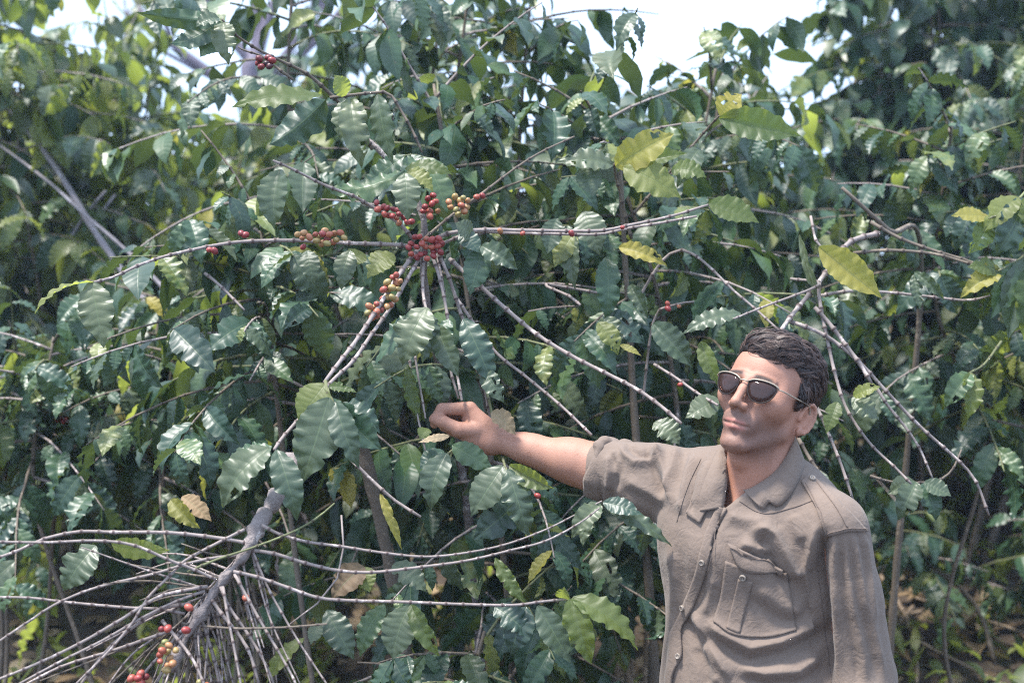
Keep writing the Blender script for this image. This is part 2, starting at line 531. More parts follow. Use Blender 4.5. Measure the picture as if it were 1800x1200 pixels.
class Shrub:
    def __init__(self, name, label, base, seed, group='coffee shrubs of the plantation', cat='shrub', limit=290):
        self.o = empty(name, base)
        tag(self.o, label, cat, group)
        self.rng = random.Random(seed)
        self.leaves = []
        self.limit = limit
        self.seed = seed

    def stem(self, pts, r0, r1, mat='bark_brown', name='stem', **kw):
        kw.setdefault('jitter', 0.12)
        kw.setdefault('sides', 9)
        kw.setdefault('step', 0.04)
        o, fine, S = tube_obj(name, pts, r0, r1, M[mat], self.o, seed=self.seed, **kw)
        return o, fine, S

    def branch(self, pts, r0=0.0042, r1=0.002, mat='bark_pale', node=0.045, **kw):
        return tube_obj('branch', pts, r0, r1, M[mat], self.o, node=node, seed=self.rng.randint(0, 9999), **kw)

    def leaf(self, br, mtx, var, mat, score):
        self.leaves.append((score, br, mtx, var, mat))

    def hero(self, br, base, tip, Y, W=50, mat='green', roll=0.0, dy=-0.02, var=None, hint=(0, -1, 0.55)):
        a = P(base[0], base[1], Y)
        b = P(tip[0], tip[1], Y + dy)
        c = b - a
        # follow the chosen blade's own chord
        var = self.rng.randrange(len(LEAF_HI)) if var is None else var
        tipv = Vector(LEAF_HI[var][1])
        ch = math.hypot(tipv.x, tipv.z)
        L = c.length / ch
        d = c.normalized()
        h = Vector(hint)
        n = (h - d * h.dot(d)).normalized()
        n = Matrix.Rotation(R(roll), 3, d) @ n
        # the chord lies below the blade's tangent by angle ang in its own x-z plane
        ang = math.atan2(tipv.z, tipv.x)
        y = n.cross(d)
        rot = Matrix.Rotation(ang, 3, y)
        d2, n2 = rot @ d, rot @ n
        ws = (W / F_PX * Y) / (2 * LEAF_HI[var][2] * L)
        self.leaf(br, leaf_frame(a, d2, n2, L, ws), var, mat, 1e9)

    def leafy(self, br, fine, S, start, llen, node=0.055, mats=(('green', 1.0),), prob=0.9, hang=(0.1, 0.9), end=True):
        rng = self.rng
        Lb = S[-1]
        s = max(0.02, start * Lb)
        while s <= Lb + 1e-6:
            p = Vector([float(np.interp(s, S, fine[:, i])) for i in range(3)])
            q = Vector([float(np.interp(min(s + 0.01, Lb), S, fine[:, i])) for i in range(3)])
            q0 = Vector([float(np.interp(max(s - 0.01, 0), S, fine[:, i])) for i in range(3)])
            t = (q - q0).normalized()
            side = Vector((t.y, -t.x, 0))
            side = side.normalized() if side.length > 0.05 else Vector((1, 0, 0))
            for sg in (-1, 1):
                if rng.random() > prob: continue
                g = rng.uniform(*hang)
                d = side * sg * rng.uniform(0.6, 1.0) + t * rng.uniform(-0.1, 0.9) + Vector((0, 0, -g)) + Vector((rng.uniform(-.45, .45), rng.uniform(-.45, .45), rng.uniform(-.3, .45)))
                n = Vector((0, 0, 1)) + t * 0.35 + Vector((rng.uniform(-.8, .8), rng.uniform(-.8, .8), 0))
                L = llen * rng.choice((0.55, 0.8, 1.0, 1.15, 1.35)) * rng.uniform(0.85, 1.12)
                r = rng.random()
                mat = mats[-1][0]
                for k, w in mats:
                    if r < w:
                        mat = k
                        break
                    r -= w
                var = rng.randrange(len(LEAF_HI))
                mtx = leaf_frame(p, d, n, L)
                mid = p + d.normalized() * L * 0.5
                sc = -mid.y if in_frame(mid) else -100 - mid.y
                self.leaf(br, mtx, var, mat, sc + rng.uniform(0, 0.25))
            s += node * rng.uniform(0.55, 1.5)

    def grow(self, stem_pts, n, L, r=0.009, llen=0.13, h0=0.25, droop=1.5, bare=0.3, az=None, elev=(25, -10), node=0.042, mats=(('green', 1.0),),
             mat='bark_brown', bmat='bark_pale', hang=(0.4, 1.7), stem_r1=0.004, prob=0.82, jit=0.25):
        rng = self.rng
        _, fine, S = self.stem(stem_pts, r, stem_r1, mat)
        Ls = S[-1]
        for i in range(n):
            f = h0 + (1 - h0) * (max(0.0, i + rng.uniform(-.3, .3)) / n) ** 0.9
            f = min(max(f, h0), 0.995)
            p = np.array([np.interp(f * Ls, S, fine[:, k]) for k in range(3)])
            a = (i * 2.4 + rng.uniform(-.4, .4)) if az is None else rng.uniform(*az)
            fr = (f - h0) / (1 - h0)
            e = R(elev[1] + (elev[0] - elev[1]) * fr + rng.uniform(-12, 12)) if fr < 0.93 else R(rng.uniform(35, 70))
            Lb = L * (1.0 - 0.52 * fr ** 1.6) * rng.uniform(0.7, 1.15)
            d = np.array([math.cos(a) * math.cos(e), math.sin(a) * math.cos(e), math.sin(e)])
            k = 7
            pts = [p]
            for j in range(k):
                d = d + np.array([rng.uniform(-jit, jit) * .3, rng.uniform(-jit, jit) * .3, -droop * Lb / k * rng.uniform(0.6, 1.2)])
                d /= np.linalg.norm(d)
                p = p + d * Lb / k
                pts.append(p)
            if pts[-1][2] < gz(pts[-1][0], pts[-1][1]) + 0.03:
                pts = [q for q in pts if q[2] > gz(q[0], q[1]) + 0.05]
                if len(pts) < 3: continue
            far = pts[0][1] > 4.9
            br, bf, bS = self.branch(pts, 0.0040, 0.0017, bmat if rng.random() < 0.35 else rng.choice(('bark_green', 'bark_brown')), node=0.11 if far else 0.06, sides=4 if far else 5, plain=True)
            self.leafy(br, bf, bS, bare * rng.uniform(0.5, 1.4) * (1 - 0.6 * fr), llen, node, mats, prob, hang)

    def finish(self, mass_mat='green', limit=None):
        self.leaves.sort(key=lambda q: -q[0])
        lim = limit or self.limit
        for sc, br, mtx, var, mat in self.leaves[:lim]:
            o = bpy.data.objects.new('leaf', LEAF_HI[var][0])
            COL.objects.link(o)
            o.parent = br
            o.matrix_basis = mtx
            o.material_slots[0].link = 'OBJECT'
            o.material_slots[0].material = M['leaf_' + mat]
        rest = self.leaves[lim:]
        groups = {}
        for q in rest: groups.setdefault(q[4], []).append(q)
        if rest:
            Vs, Fs, uvs, rn, mi = [], [], [], [], []
            off = 0
            keys = sorted(groups)
            for ki, k in enumerate(keys):
                for sc, br, mtx, var, mat in groups[k]:
                    V, F, uv = (LEAF_LO if mtx[1][3] < 4.3 else LEAF_FAR)[var]
                    m = np.array(mtx)
                    Vs.append(V @ m[:3, :3].T + m[:3, 3])
                    Fs.append(F + off)
                    uvs.append(uv)
                    rn.append(np.full(len(V), self.rng.random()))
                    mi.append(np.full(len(F), ki))
                    off += len(V)
            me = mesh_np('foliage', np.concatenate(Vs), np.concatenate(Fs), uv=np.concatenate(uvs), attrs={'rnd': np.concatenate(rn)})
            for k in keys: me.materials.append(M['leaf_' + k + '_m'])
            me.polygons.foreach_set('material_index', np.concatenate(mi).astype(np.int32))
            tag(put('foliage', me, self.o), kind='stuff')


# cherries
def cherry_mesh():
    V, F = [], []
    nu, nv = 12, 8
    for j in range(nv + 1):
        t = math.pi * j / nv
        for i in range(nu):
            a = 2 * math.pi * i / nu
            r = math.sin(t)
            z = math.cos(t) * 1.2
            if j == 0: z -= 0.12
            if j == nv - 0: r = 0.02
            V.append((max(r, 0.02) * math.cos(a), max(r, 0.02) * math.sin(a) * 0.93, z))
    for j in range(nv):
        for i in range(nu):
            i2 = (i + 1) % nu
            F.append((j * nu + i, (j + 1) * nu + i, (j + 1) * nu + i2, j * nu + i2))
    # small crown scar at the end
    b = len(V)
    for r, z in ((0.26, 1.08), (0.24, 1.2), (0.10, 1.13)):
        for i in range(nu):
            a = 2 * math.pi * i / nu
            V.append((r * math.cos(a), r * math.sin(a), z))
    for j in range(2):
        for i in range(nu):
            i2 = (i + 1) % nu
            F.append((b + j * nu + i, b + j * nu + i2, b + (j + 1) * nu + i2, b + (j + 1) * nu + i))
    me = mesh_np('cherry', V, F)
    me.materials.append(M['cherry_red'])
    return me


CHERRY = cherry_mesh()


def cherries(br, spots, mat, rng, r=0.0066):
    for px, py, Y in spots:
        p = P(px, py, Y)
        o = bpy.data.objects.new('cherry', CHERRY)
        COL.objects.link(o)
        o.parent = br
        s = r * rng.uniform(0.85, 1.12)
        e = Matrix.Rotation(rng.uniform(0, 6.28), 4, 'Z') @ Matrix.Rotation(rng.uniform(0.6, 2.4), 4, 'X')
        o.matrix_basis = Matrix.Translation(p) @ e @ Matrix.Diagonal((s, s, s, 1))
        o.material_slots[0].link = 'OBJECT'
        o.material_slots[0].material = M[mat]


def cluster(cx, cy, rx, ry, n, Y, rng, gap=11, depth=0.02, slope=0.0):
    out = []
    tries = 0
    while len(out) < n and tries < 600:
        tries += 1
        a, q = rng.uniform(0, 6.28), math.sqrt(rng.random())
        x = cx + rx * q * math.cos(a)
        y = cy + ry * q * math.sin(a) + slope * (x - cx)
        z = Y + rng.uniform(-depth, depth * 0.3)
        if all(math.hypot(x - o[0], y - o[1]) > gap or (math.hypot(x - o[0], y - o[1]) > gap * 0.6 and abs(z - o[2]) > 0.011) for o in out):
            out.append((x, y, z))
    return out


def px_pts(lst, Y0=None):
    out = []
    for q in lst:
        out.append(P(q[0], q[1], q[2] if len(q) > 2 else Y0))
    return out


def ymix(lst, ya, yb):
    """px points with depth running from ya to yb along the list"""
    n = len(lst) - 1
    return [P(q[0], q[1], ya + (yb - ya) * i / n) for i, q in enumerate(lst)]


def cherries_on(br, fine, S, spots, mat, rng, r=0.006):
    """(fraction along the twig, count): fruit seated round the joints"""
    for f, n in spots:
        for k in range(n):
            s = f * S[-1] + rng.uniform(-0.012, 0.012)
            p = Vector([float(np.interp(s, S, fine[:, i])) for i in range(3)])
            a = rng.uniform(0, 6.28)
            p = p + Vector((math.cos(a), 0.6 * math.sin(a) - 0.3, math.sin(a) - 0.2)).normalized() * (r * 1.35)
            o = bpy.data.objects.new('cherry', CHERRY)
            COL.objects.link(o)
            o.parent = br
            q = r * rng.uniform(0.8, 1.1)
            o.matrix_basis = Matrix.Translation(p) @ Matrix.Rotation(a, 4, 'Z') @ Matrix.Rotation(rng.uniform(0.6, 2.4), 4, 'X') @ Matrix.Diagonal((q, q, q * rng.uniform(0.95, 1.15), 1))
            o.material_slots[0].link = 'OBJECT'
            o.material_slots[0].material = M[mat]

# ================================================================== the shrub in the middle, the one he holds
MIX = (('green', 0.83), ('dusty', 0.12), ('light', 0.042), ('yellow', 0.008))
MIXL = (('green', 0.30), ('light', 0.60), ('dusty', 0.09), ('yellow', 0.01))
rg = random.Random(77)
base = Vector((-0.12, 3.32, gz(-0.12, 3.32)))
A = Shrub('coffee_shrub', 'coffee shrub with red cherry clusters where its pale branches fan out above the hand', base, 11)
hub = P(735, 430, 2.86)
_, stf, stS = A.stem([base, base + Vector((0.05, 0.02, 0.6)), base + Vector((0.02, -0.04, 1.25)), hub + Vector((0.01, 0.12, -0.12)), hub + Vector((0.01, 0.02, 0.05)), P(700, 300, 2.95), P(640, 240, 2.95)], 0.017, 0.006, 'bark_trunk')


def hb(pts, ya, yb, r0=0.0044, r1=0.0026, mat='bark_pale', sh=A, node=0.04, **kw):
    return sh.branch(ymix(pts, ya, yb), r0, r1, mat, node=node, **kw)


b1, f1, s1 = hb([(728, 434), (690, 430), (600, 427), (520, 423), (440, 424), (385, 430), (330, 441), (285, 452), (240, 468), (200, 487), (165, 496)], 2.86, 2.60)
b2, f2, s2 = hb([(735, 438), (712, 468), (690, 500), (660, 548), (625, 600), (600, 632), (570, 672)], 2.86, 2.46, 0.0046, 0.0036)
b2b, _, _ = hb([(742, 446), (722, 480), (690, 535), (655, 585), (620, 635), (585, 668), (545, 715), (500, 765), (482, 790)], 2.85, 2.40, 0.0042, 0.003)
b2c, _, _ = hb([(572, 668), (575, 690), (583, 700), (590, 716)], 2.46, 2.44, 0.003, 0.0022, 'bark_green', node=0.03)
b3, _, _ = hb([(745, 450), (743, 500), (746, 530), (755, 560), (768, 590)], 2.85, 2.66, 0.0036)
b4, _, _ = hb([(758, 446), (770, 480), (782, 530), (792, 590), (802, 650), (812, 704)], 2.85, 2.74, 0.0034)
b4b, _, _ = hb([(768, 446), (778, 500), (786, 560), (790, 640), (806, 700)], 2.86, 2.78, 0.003)
b5, _, _ = hb([(770, 444), (790, 490), (808, 545), (830, 610), (850, 675), (858, 720), (864, 752)], 2.85, 2.88, 0.0040)
b6, _, _ = hb([(790, 455), (850, 508), (900, 552), (950, 592), (1010, 628), (1070, 658), (1120, 684), (1160, 712), (1198, 744)], 2.88, 2.62, 0.0046, 0.0032)
b7, _, _ = hb([(800, 520), (865, 612), (925, 662), (985, 712), (1040, 764)], 2.92, 2.74, 0.0036)
b8, _, _ = hb([(716, 600), (722, 650), (728, 700), (738, 750), (750, 800)], 2.8, 2.70, 0.0026, 0.0018, node=0.09)
b8b, _, _ = hb([(727, 600), (733, 650), (742, 700), (748, 735)], 2.8, 2.72, 0.0026, 0.002, node=0.09)
b9, f9, s9 = hb([(745, 428), (790, 410), (850, 404), (920, 405), (990, 406), (1060, 405), (1110, 395), (1180, 380), (1245, 360)], 2.86, 2.86)
b9b, _, _ = hb([(760, 436), (830, 409), (900, 410), (966, 411), (1050, 412), (1100, 402), (1160, 392), (1225, 380)], 2.88, 2.9, 0.0036)
b10, _, _ = hb([(728, 424), (705, 395), (670, 372), (640, 356), (625, 346), (570, 325), (520, 300), (480, 282)], 2.86, 2.7, 0.0040, 0.0024)
b11, _, _ = hb([(745, 420), (780, 390), (810, 366), (850, 338), (900, 300), (950, 268), (1010, 240)], 2.86, 2.95, 0.0032, 0.0018, 'bark_brown')
b12, f12, s12 = hb([(655, 262), (630, 225), (600, 185), (575, 160), (540, 130), (500, 110), (455, 88), (415, 62), (390, 34)], 2.95, 2.72, 0.0048, 0.0022, 'bark_brown')
b13, _, _ = hb([(580, 172), (620, 167), (660, 163), (685, 165), (705, 195), (725, 230), (742, 268)], 2.85, 2.85, 0.0034, 0.0024, 'bark_brown')
b13b, _, _ = hb([(515, 140), (490, 122), (460, 98), (430, 90), (418, 82)], 2.8, 2.78, 0.003, 0.0016, 'bark_brown')
b14, _, _ = hb([(610, 800), (650, 840), (695, 880), (740, 908)], 2.62, 2.58, 0.0034, 0.0028, node=0.06)
b15, _, _ = A.branch(px_pts([(856, 690, 2.87), (868, 740, 2.86), (878, 782, 2.83), (884, 806, 2.74), (888, 820, 2.66), (893, 830, 2.64)]), 0.003, 0.0022, 'bark_green', node=0.04)
b16, _, _ = hb([(820, 790), (797, 790), (785, 800)], 2.80, 2.66, 0.0022, 0.0018, 'bark_green')
b17, f17, s17 = hb([(1150, 640), (1190, 665), (1225, 690), (1262, 712)], 2.9, 2.75, 0.003)
b18, _, _ = hb([(360, 480), (385, 500), (410, 525), (430, 545)], 3.0, 2.95, 0.0034)

H = A.hero
H(b1, (160, 494), (183, 612), 2.6, 62, 'dusty', 0)
H(b1, (165, 495), (62, 552), 2.6, 26, 'light', 50)
H(b2c, (578, 698), (530, 850), 2.44, 82, 'dusty', -8, var=2)
H(b2c, (590, 705), (632, 822), 2.44, 48, 'dusty', 15)
H(b2, (572, 674), (524, 740), 2.46, 62, 'light', 0)
H(b2c, (585, 700), (612, 790), 2.47, 55, 'green', 30)
H(b2c, (592, 710), (672, 792), 2.46, 58, 'green', 20)
H(b2c, (596, 712), (668, 762), 2.48, 44, 'green', -20)
H(b2, (578, 678), (628, 690), 2.45, 20, 'light', 0)
H(b2b, (474, 786), (393, 892), 2.40, 68, 'dusty', 10, var=5)
H(b2b, (486, 790), (522, 915), 2.38, 52, 'dusty', -10)
H(b2b, (478, 784), (395, 835), 2.44, 52, 'green', 20)
H(b16, (785, 796), (758, 898), 2.66, 52, 'dusty', 10)
H(b15, (884, 818), (828, 908), 2.64, 60, 'dusty', 5)
H(b15, (892, 824), (930, 948), 2.62, 52, 'dusty', -5, var=8)
H(b15, (895, 818), (974, 858), 2.63, 34, 'light', 30)
H(b16, (795, 782), (868, 826), 2.68, 42, 'green', 20)
H(b15, (915, 880), (832, 948), 2.67, 62, 'green', -10)
H(b15, (884, 824), (812, 870), 2.70, 52, 'green', -30)
H(b16, (780, 792), (738, 826), 2.70, 34, 'green', 10)
H(b5, (866, 722), (906, 764), 2.74, 34, 'dry', 0)
H(b8, (750, 752), (738, 772), 2.69, 26, 'light', 0)
H(b8, (790, 766), (735, 778), 2.68, 16, 'dry', 0)
H(b3, (750, 540), (708, 642), 2.64, 72, 'dusty', 10, var=3)
H(b3, (752, 545), (742, 640), 2.66, 44, 'dusty', -25)
H(b3, (766, 570), (806, 662), 2.66, 44, 'dusty', 20)
H(b4, (790, 560), (770, 635), 2.70, 38, 'green', 10)
H(b5, (815, 560), (868, 680), 2.74, 52, 'green', 0)
H(b5, (848, 650), (886, 708), 2.72, 36, 'dusty', 15)
H(b3, (750, 545), (660, 640), 2.74, 60, 'green', 20)
H(b3, (716, 640), (740, 740), 2.76, 26, 'light', 20)
H(b2b, (692, 446), (646, 490), 2.80, 52, 'light', 10)
H(b10, (712, 304), (716, 388), 2.74, 50, 'dusty', 0)
H(b10, (492, 298), (484, 404), 2.70, 54, 'dusty', 10)
H(b12, (566, 168), (408, 190), 2.72, 54, 'light', 15, dy=-0.05, var=6)
H(b12, (608, 168), (588, 132), 2.78, 38, 'light', 10)
H(b13, (572, 176), (474, 254), 2.80, 66, 'green', 160)
H(b13, (615, 172), (636, 296), 2.78, 52, 'dusty', 0, var=5)
H(b13, (664, 166), (692, 290), 2.79, 46, 'dusty', 30)
H(b13, (618, 174), (600, 250), 2.84, 36, 'dusty', 20)
H(b10, (712, 300), (570, 328), 2.80, 52, 'green', 190)
H(b10, (712, 296), (796, 308), 2.80, 30, 'light', 0)
H(b10, (716, 300), (762, 338), 2.78, 34, 'light', 0)
H(b12, (388, 38), (240, 22), 2.74, 36, 'green', 150)
H(b12, (386, 36), (300, 76), 2.76, 46, 'green', 170)
H(b12, (392, 40), (402, 114), 2.72, 44, 'dusty', 0, var=5)
H(b12, (396, 40), (352, 100), 2.78, 48, 'green', 160)
H(b12, (385, 32), (345, 48), 2.70, 36, 'dusty', 0)
H(b9, (830, 414), (800, 392), 2.82, 40, 'dusty', 0)
H(b9, (846, 432), (910, 474), 2.80, 40, 'dusty', 10)
H(b9, (848, 434), (826, 520), 2.82, 48, 'green', 0)
H(b9, (808, 408), (846, 446), 2.82, 36, 'green', 0)
H(b1, (615, 440), (600, 510), 2.84, 40, 'dusty', 0)
H(b1, (640, 445), (612, 468), 2.86, 40, 'light', 0)
H(b1, (540, 440), (552, 500), 2.86, 36, 'dusty', 0)

cherries(b1, cluster(532, 415, 12, 10, 4, 2.74, rg), 'cherry_mixed', rg)
cherries(b1, cluster(578, 416, 28, 13, 15, 2.75, rg), 'cherry_mixed', rg)
cherries(b1, [(377, 441, 2.63), (368, 439, 2.64), (431, 413, 2.66), (424, 410, 2.66), (533, 434, 2.75)], 'cherry_red', rg)
cherries(b2, cluster(748, 434, 32, 22, 26, 2.82, rg), 'cherry_red', rg)
cherries(b2b, cluster(688, 510, 16, 30, 17, 2.70, rg, slope=-0.9), 'cherry_mixed', rg)
cherries(b2b, cluster(660, 545, 14, 14, 9, 2.68, rg), 'cherry_mixed', rg)
cherries(b10, cluster(692, 376, 34, 12, 16, 2.78, rg, slope=0.5), 'cherry_red', rg)
cherries(b11, cluster(757, 362, 16, 20, 9, 2.85, rg), 'cherry_red', rg)
cherries(b11, cluster(806, 360, 18, 18, 12, 2.84, rg), 'cherry_mixed', rg)
cherries(b11, [(838, 346, 2.86), (848, 344, 2.87)], 'cherry_red', rg)
cherries_on(b9, f9, s9, [(0.33, 1), (0.72, 1), (0.24, 1), (0.5, 1)], 'cherry_red', rg)
cherries(b12, cluster(466, 110, 14, 12, 9, 2.74, rg), 'cherry_dark', rg)
cherries(b5, [(826, 609, 2.72), (760, 587, 2.66)], 'cherry_red', rg)
cherries_on(b17, f17, s17, [(0.42, 1)], 'cherry_red', rg)
cherries(b15, [(945, 871, 2.64)], 'cherry_red', rg)
# more branches of the same shrub filling behind and below
A.grow([base + Vector((0.05, -0.1, 0)), base + Vector((0.12, -0.16, 0.9)), base + Vector((0.02, -0.1, 1.75)), base + Vector((-0.06, -0.05, 2.25))], 48, 0.6, 0.010, 0.10, 0.2, 1.4, 0.35, mats=MIX, hang=(0.5, 1.8))
A.grow([base + Vector((-0.15, -0.15, 0)), base + Vector((-0.3, -0.2, 0.8)), base + Vector((-0.4, -0.15, 1.5)), base + Vector((-0.45, -0.1, 1.95))], 40, 0.45, 0.010, 0.10, 0.78, 1.4, 0.35, mats=MIX, hang=(0.5, 1.8))
A.finish()

# ================================================================== the bent, stripped stem at lower left
base = Vector((-0.20, 3.12, gz(-0.20, 3.12)))
B = Shrub('coffee_shrub', 'bent over coffee stem with a spray of bare pale twigs at the lower left', base, 23)
B.stem([P(516, 812, 2.60), P(500, 838, 2.52), P(474, 888, 2.44), P(448, 940, 2.38), P(420, 985, 2.36), P(385, 1030, 2.35), P(352, 1078, 2.34), P(325, 1125, 2.33), P(300, 1180, 2.32)],
       0.0140, 0.0075, 'bark_trunk', step=0.010, jitter=0.5, sides=14)
B.stem([base, base + Vector((0.02, 0.02, 0.6)), P(640, 800, 3.0), P(560, 780, 2.78), P(516, 814, 2.60)], 0.011, 0.0155, 'bark_brown')
TW = dict(
    l1=[(440, 955), (390, 946), (300, 936), (200, 935), (140, 934), (80, 946), (30, 968), (-20, 985)],
    l2=[(380, 1018), (340, 1000), (300, 985), (235, 958), (170, 950), (80, 953), (0, 952), (-30, 953)],
    l3=[(430, 930), (380, 955), (325, 985), (300, 1010), (260, 1050), (232, 1095), (190, 1145), (130, 1205)],
    l4=[(425, 975), (375, 980), (330, 990), (270, 1008), (170, 1032), (100, 1060), (50, 1092), (-10, 1132)],
    l5=[(325, 1078), (280, 1070), (220, 1067), (120, 1058), (50, 1050), (-20, 1049)],
    l6=[(365, 1030), (320, 1038), (275, 1050), (210, 1090), (140, 1130), (60, 1168), (-20, 1200)],
    l7=[(360, 1038), (310, 1056), (250, 1085), (180, 1125), (110, 1160), (30, 1203)],
    l8=[(335, 1060), (290, 1068), (250, 1090), (200, 1130), (165, 1170), (140, 1205)],
    l9=[(300, 1108), (270, 1118), (200, 1142), (110, 1170), (40, 1205)],
    r1=[(460, 922), (490, 938), (540, 952), (600, 960), (680, 972), (750, 978), (820, 971), (890, 956), (960, 930), (1010, 905), (1058, 880)],
    r2=[(438, 966), (480, 972), (540, 990), (600, 1003), (660, 1005), (740, 996), (820, 985), (900, 966), (960, 950), (1020, 918), (1054, 892)],
    r3=[(410, 1004), (450, 1013), (500, 1030), (560, 1050), (620, 1055), (700, 1057), (800, 1061), (900, 1063), (950, 1057), (1000, 1052)],
    r4=[(445, 970), (470, 1030), (500, 1085), (530, 1135), (560, 1180), (580, 1210)],
    r5=[(412, 1008), (435, 1050), (460, 1095), (490, 1145), (515, 1190), (524, 1212)],
    r6=[(388, 1030), (402, 1065), (430, 1105), (455, 1145), (475, 1185), (484, 1210)],
    r7=[(392, 1030), (400, 1080), (412, 1140), (424, 1205)],
    r8=[(368, 1048), (395, 1085), (420, 1115), (440, 1150), (456, 1205)],
    r9=[(345, 1070), (343, 1120), (350, 1180), (354, 1212)],
    r10=[(348, 1072), (362, 1110), (376, 1160), (388, 1212)],
    r11=[(330, 1095), (296, 1135), (255, 1180), (232, 1212)],
    r12=[(322, 1110), (300, 1150), (285, 1205)],
    r13=[(320, 1095), (360, 1100), (420, 1104), (500, 1102), (575, 1096)],
    r14=[(285, 1090), (310, 1120), (340, 1160), (360, 1205)],
)
tb = {}
for k, pts in TW.items():
    y1 = 2.34 + (0.06 if k in ('r1', 'r2', 'r3') else -0.06 if k[0] == 'l' else -0.02) + B.rng.uniform(-.04, .04)
    y0 = 2.37 if pts[0][1] < 1000 else 2.345
    thick = 0.0022 if k in ('r4', 'r13') else B.rng.uniform(0.0025, 0.0034)
    tb[k], _, _ = B.branch(ymix(pts, y0, y1), thick, thick * (0.45 if k in ('r1', 'r2') else 0.72), 'bark_brown' if k == 'r13' else 'bark_pale', node=0.03, swell=1.4)
# thin dead twiglets in the spray
for i in range(46):
    t_ = B.rng.random()
    x0, y0_ = 440 - 130 * t_, 955 + 150 * t_
    an = B.rng.choice((B.rng.uniform(150, 215), B.rng.uniform(55, 150), B.rng.uniform(60, 120)))
    L_ = B.rng.uniform(90, 300)
    ex, ey = x0 + L_ * math.cos(R(an)), y0_ + L_ * math.sin(R(an)) + 40
    mx_, my_ = (x0 + ex) / 2 + B.rng.uniform(-12, 12), (y0_ + ey) / 2 + B.rng.uniform(-25, 8)
    B.branch(ymix([(x0, y0_), (mx_, my_), (ex, ey)], 2.38, B.rng.uniform(2.26, 2.52)), 0.0022, 0.0011, B.rng.choice(('bark_pale', 'bark_pale', 'bark_brown')), node=0.032, sides=5)
vn, _, _ = B.branch(ymix([(600, 905), (604, 960), (597, 1005), (575, 1045), (510, 1096)], 2.42, 2.36), 0.0016, 0.0014, 'bark_pale', node=0)
vg, _, _ = B.branch(ymix([(330, 1005), (375, 985), (450, 960), (520, 932), (560, 908), (588, 884)], 2.33, 2.4), 0.0022, 0.0016, 'bark_green', node=0.05)
H = B.hero
H(tb['r3'], (1002, 1052), (1040, 1166), 2.40, 50, 'light', 10, var=0)
H(tb['r3'], (1006, 1050), (1120, 1142), 2.40, 56, 'light', -20, var=9)
H(tb['r3'], (988, 1050), (992, 1030), 2.42, 26, 'light', 0)
H(tb['r3'], (1000, 1056), (1052, 1120), 2.46, 30, 'dusty', 20)
H(tb['r3'], (722, 1062), (772, 1152), 2.42, 34, 'light', 15)
H(tb['r3'], (718, 1064), (690, 1160), 2.44, 62, 'dusty', 0)
H(tb['r3'], (676, 1062), (634, 1154), 2.46, 46, 'green', 20)
H(tb['r3'], (574, 1072), (622, 1158), 2.46, 52, 'dusty', 0)
H(tb['r3'], (560, 1094), (546, 1132), 2.42, 26, 'dusty', 0)
H(tb['r3'], (870, 1066), (930, 1120), 2.52, 50, 'green', 0)
H(tb['r3'], (945, 1064), (1004, 1166), 2.48, 48, 'dusty', 10)
H(tb['r3'], (925, 1066), (898, 1150), 2.52, 54, 'green', 0)
H(tb['r2'], (640, 995), (584, 1052), 2.45, 52, 'dry', 0)
H(tb['r2'], (640, 996), (650, 1040), 2.45, 40, 'light', 10)
H(tb['r2'], (690, 992), (750, 1040), 2.50, 44, 'dusty', 0)
H(tb['r1'], (870, 980), (925, 1060), 2.52, 26, 'light', 20)
H(tb['r1'], (1055, 885), (1005, 945), 2.44, 40, 'dusty', 0)
H(tb['r1'], (1050, 888), (1025, 960), 2.48, 30, 'dusty', 30)
H(tb['r1'], (1060, 884), (1180, 960), 2.52, 32, 'dusty', 0)
H(tb['r1'], (1060, 882), (1130, 905), 2.5, 34, 'green', 0)
H(tb['l2'], (168, 958), (112, 1038), 2.40, 64, 'dusty', 0, var=3)
H(tb['l2'], (196, 956), (298, 966), 2.42, 40, 'light', 40)
H(vg, (300, 878), (352, 928), 2.50, 34, 'yellow', 20)
H(vg, (320, 872), (372, 916), 2.52, 34, 'dry', 0)
H(vg, (668, 868), (706, 966), 2.54, 18, 'yellow', 0)
H(tb['r13'], (535, 1120), (470, 1200), 2.40, 30, 'light', 20)
cherries(tb['l9'], [(284, 1105, 2.30), (295, 1104, 2.30), (327, 1107, 2.31), (332, 1067, 2.31)], 'cherry_red', rg)
cherries(tb['r11'], cluster(294, 1152, 16, 26, 11, 2.29, rg, gap=12), 'cherry_mixed', rg, 0.0058)
cherries(tb['r11'], cluster(245, 1190, 16, 10, 5, 2.28, rg), 'cherry_red', rg)
cherries(tb['r8'], [(352, 1198, 2.3), (432, 1050, 2.34), (362, 1204, 2.3)], 'cherry_mixed', rg)
B.finish()

# ================================================================== right of the middle, behind the arm
base = Vector((0.30, 3.15, gz(0.30, 3.15)))
C = Shrub('coffee_shrub', 'coffee shrub with ragged yellow and pale leaves behind the outstretched arm', base, 31)
Cs, cf, cS = C.stem([base, base + Vector((0.02, 0, 0.8)), base + Vector((-0.03, 0, 1.5)), P(1090, 300, 3.1)], 0.016, 0.005)
c1, fc1, sc1 = C.branch(ymix([(1110, 420), (1090, 340), (1080, 292), (1100, 262)], 3.1, 3.0), 0.0036, 0.0026, 'bark_brown')
c2, _, _ = C.branch(ymix([(1110, 380), (1180, 300), (1240, 230), (1264, 204)], 3.1, 2.95), 0.0036, 0.0024, 'bark_brown')
c3, _, _ = C.branch(ymix([(1100, 560), (1190, 440), (1300, 520), (1380, 590)], 3.1, 2.9), 0.0036, 0.0024)
c4, _, _ = C.branch(ymix([(1390, 490), (1440, 500), (1340, 540), (1290, 560)], 3.0, 2.8), 0.003, 0.002)
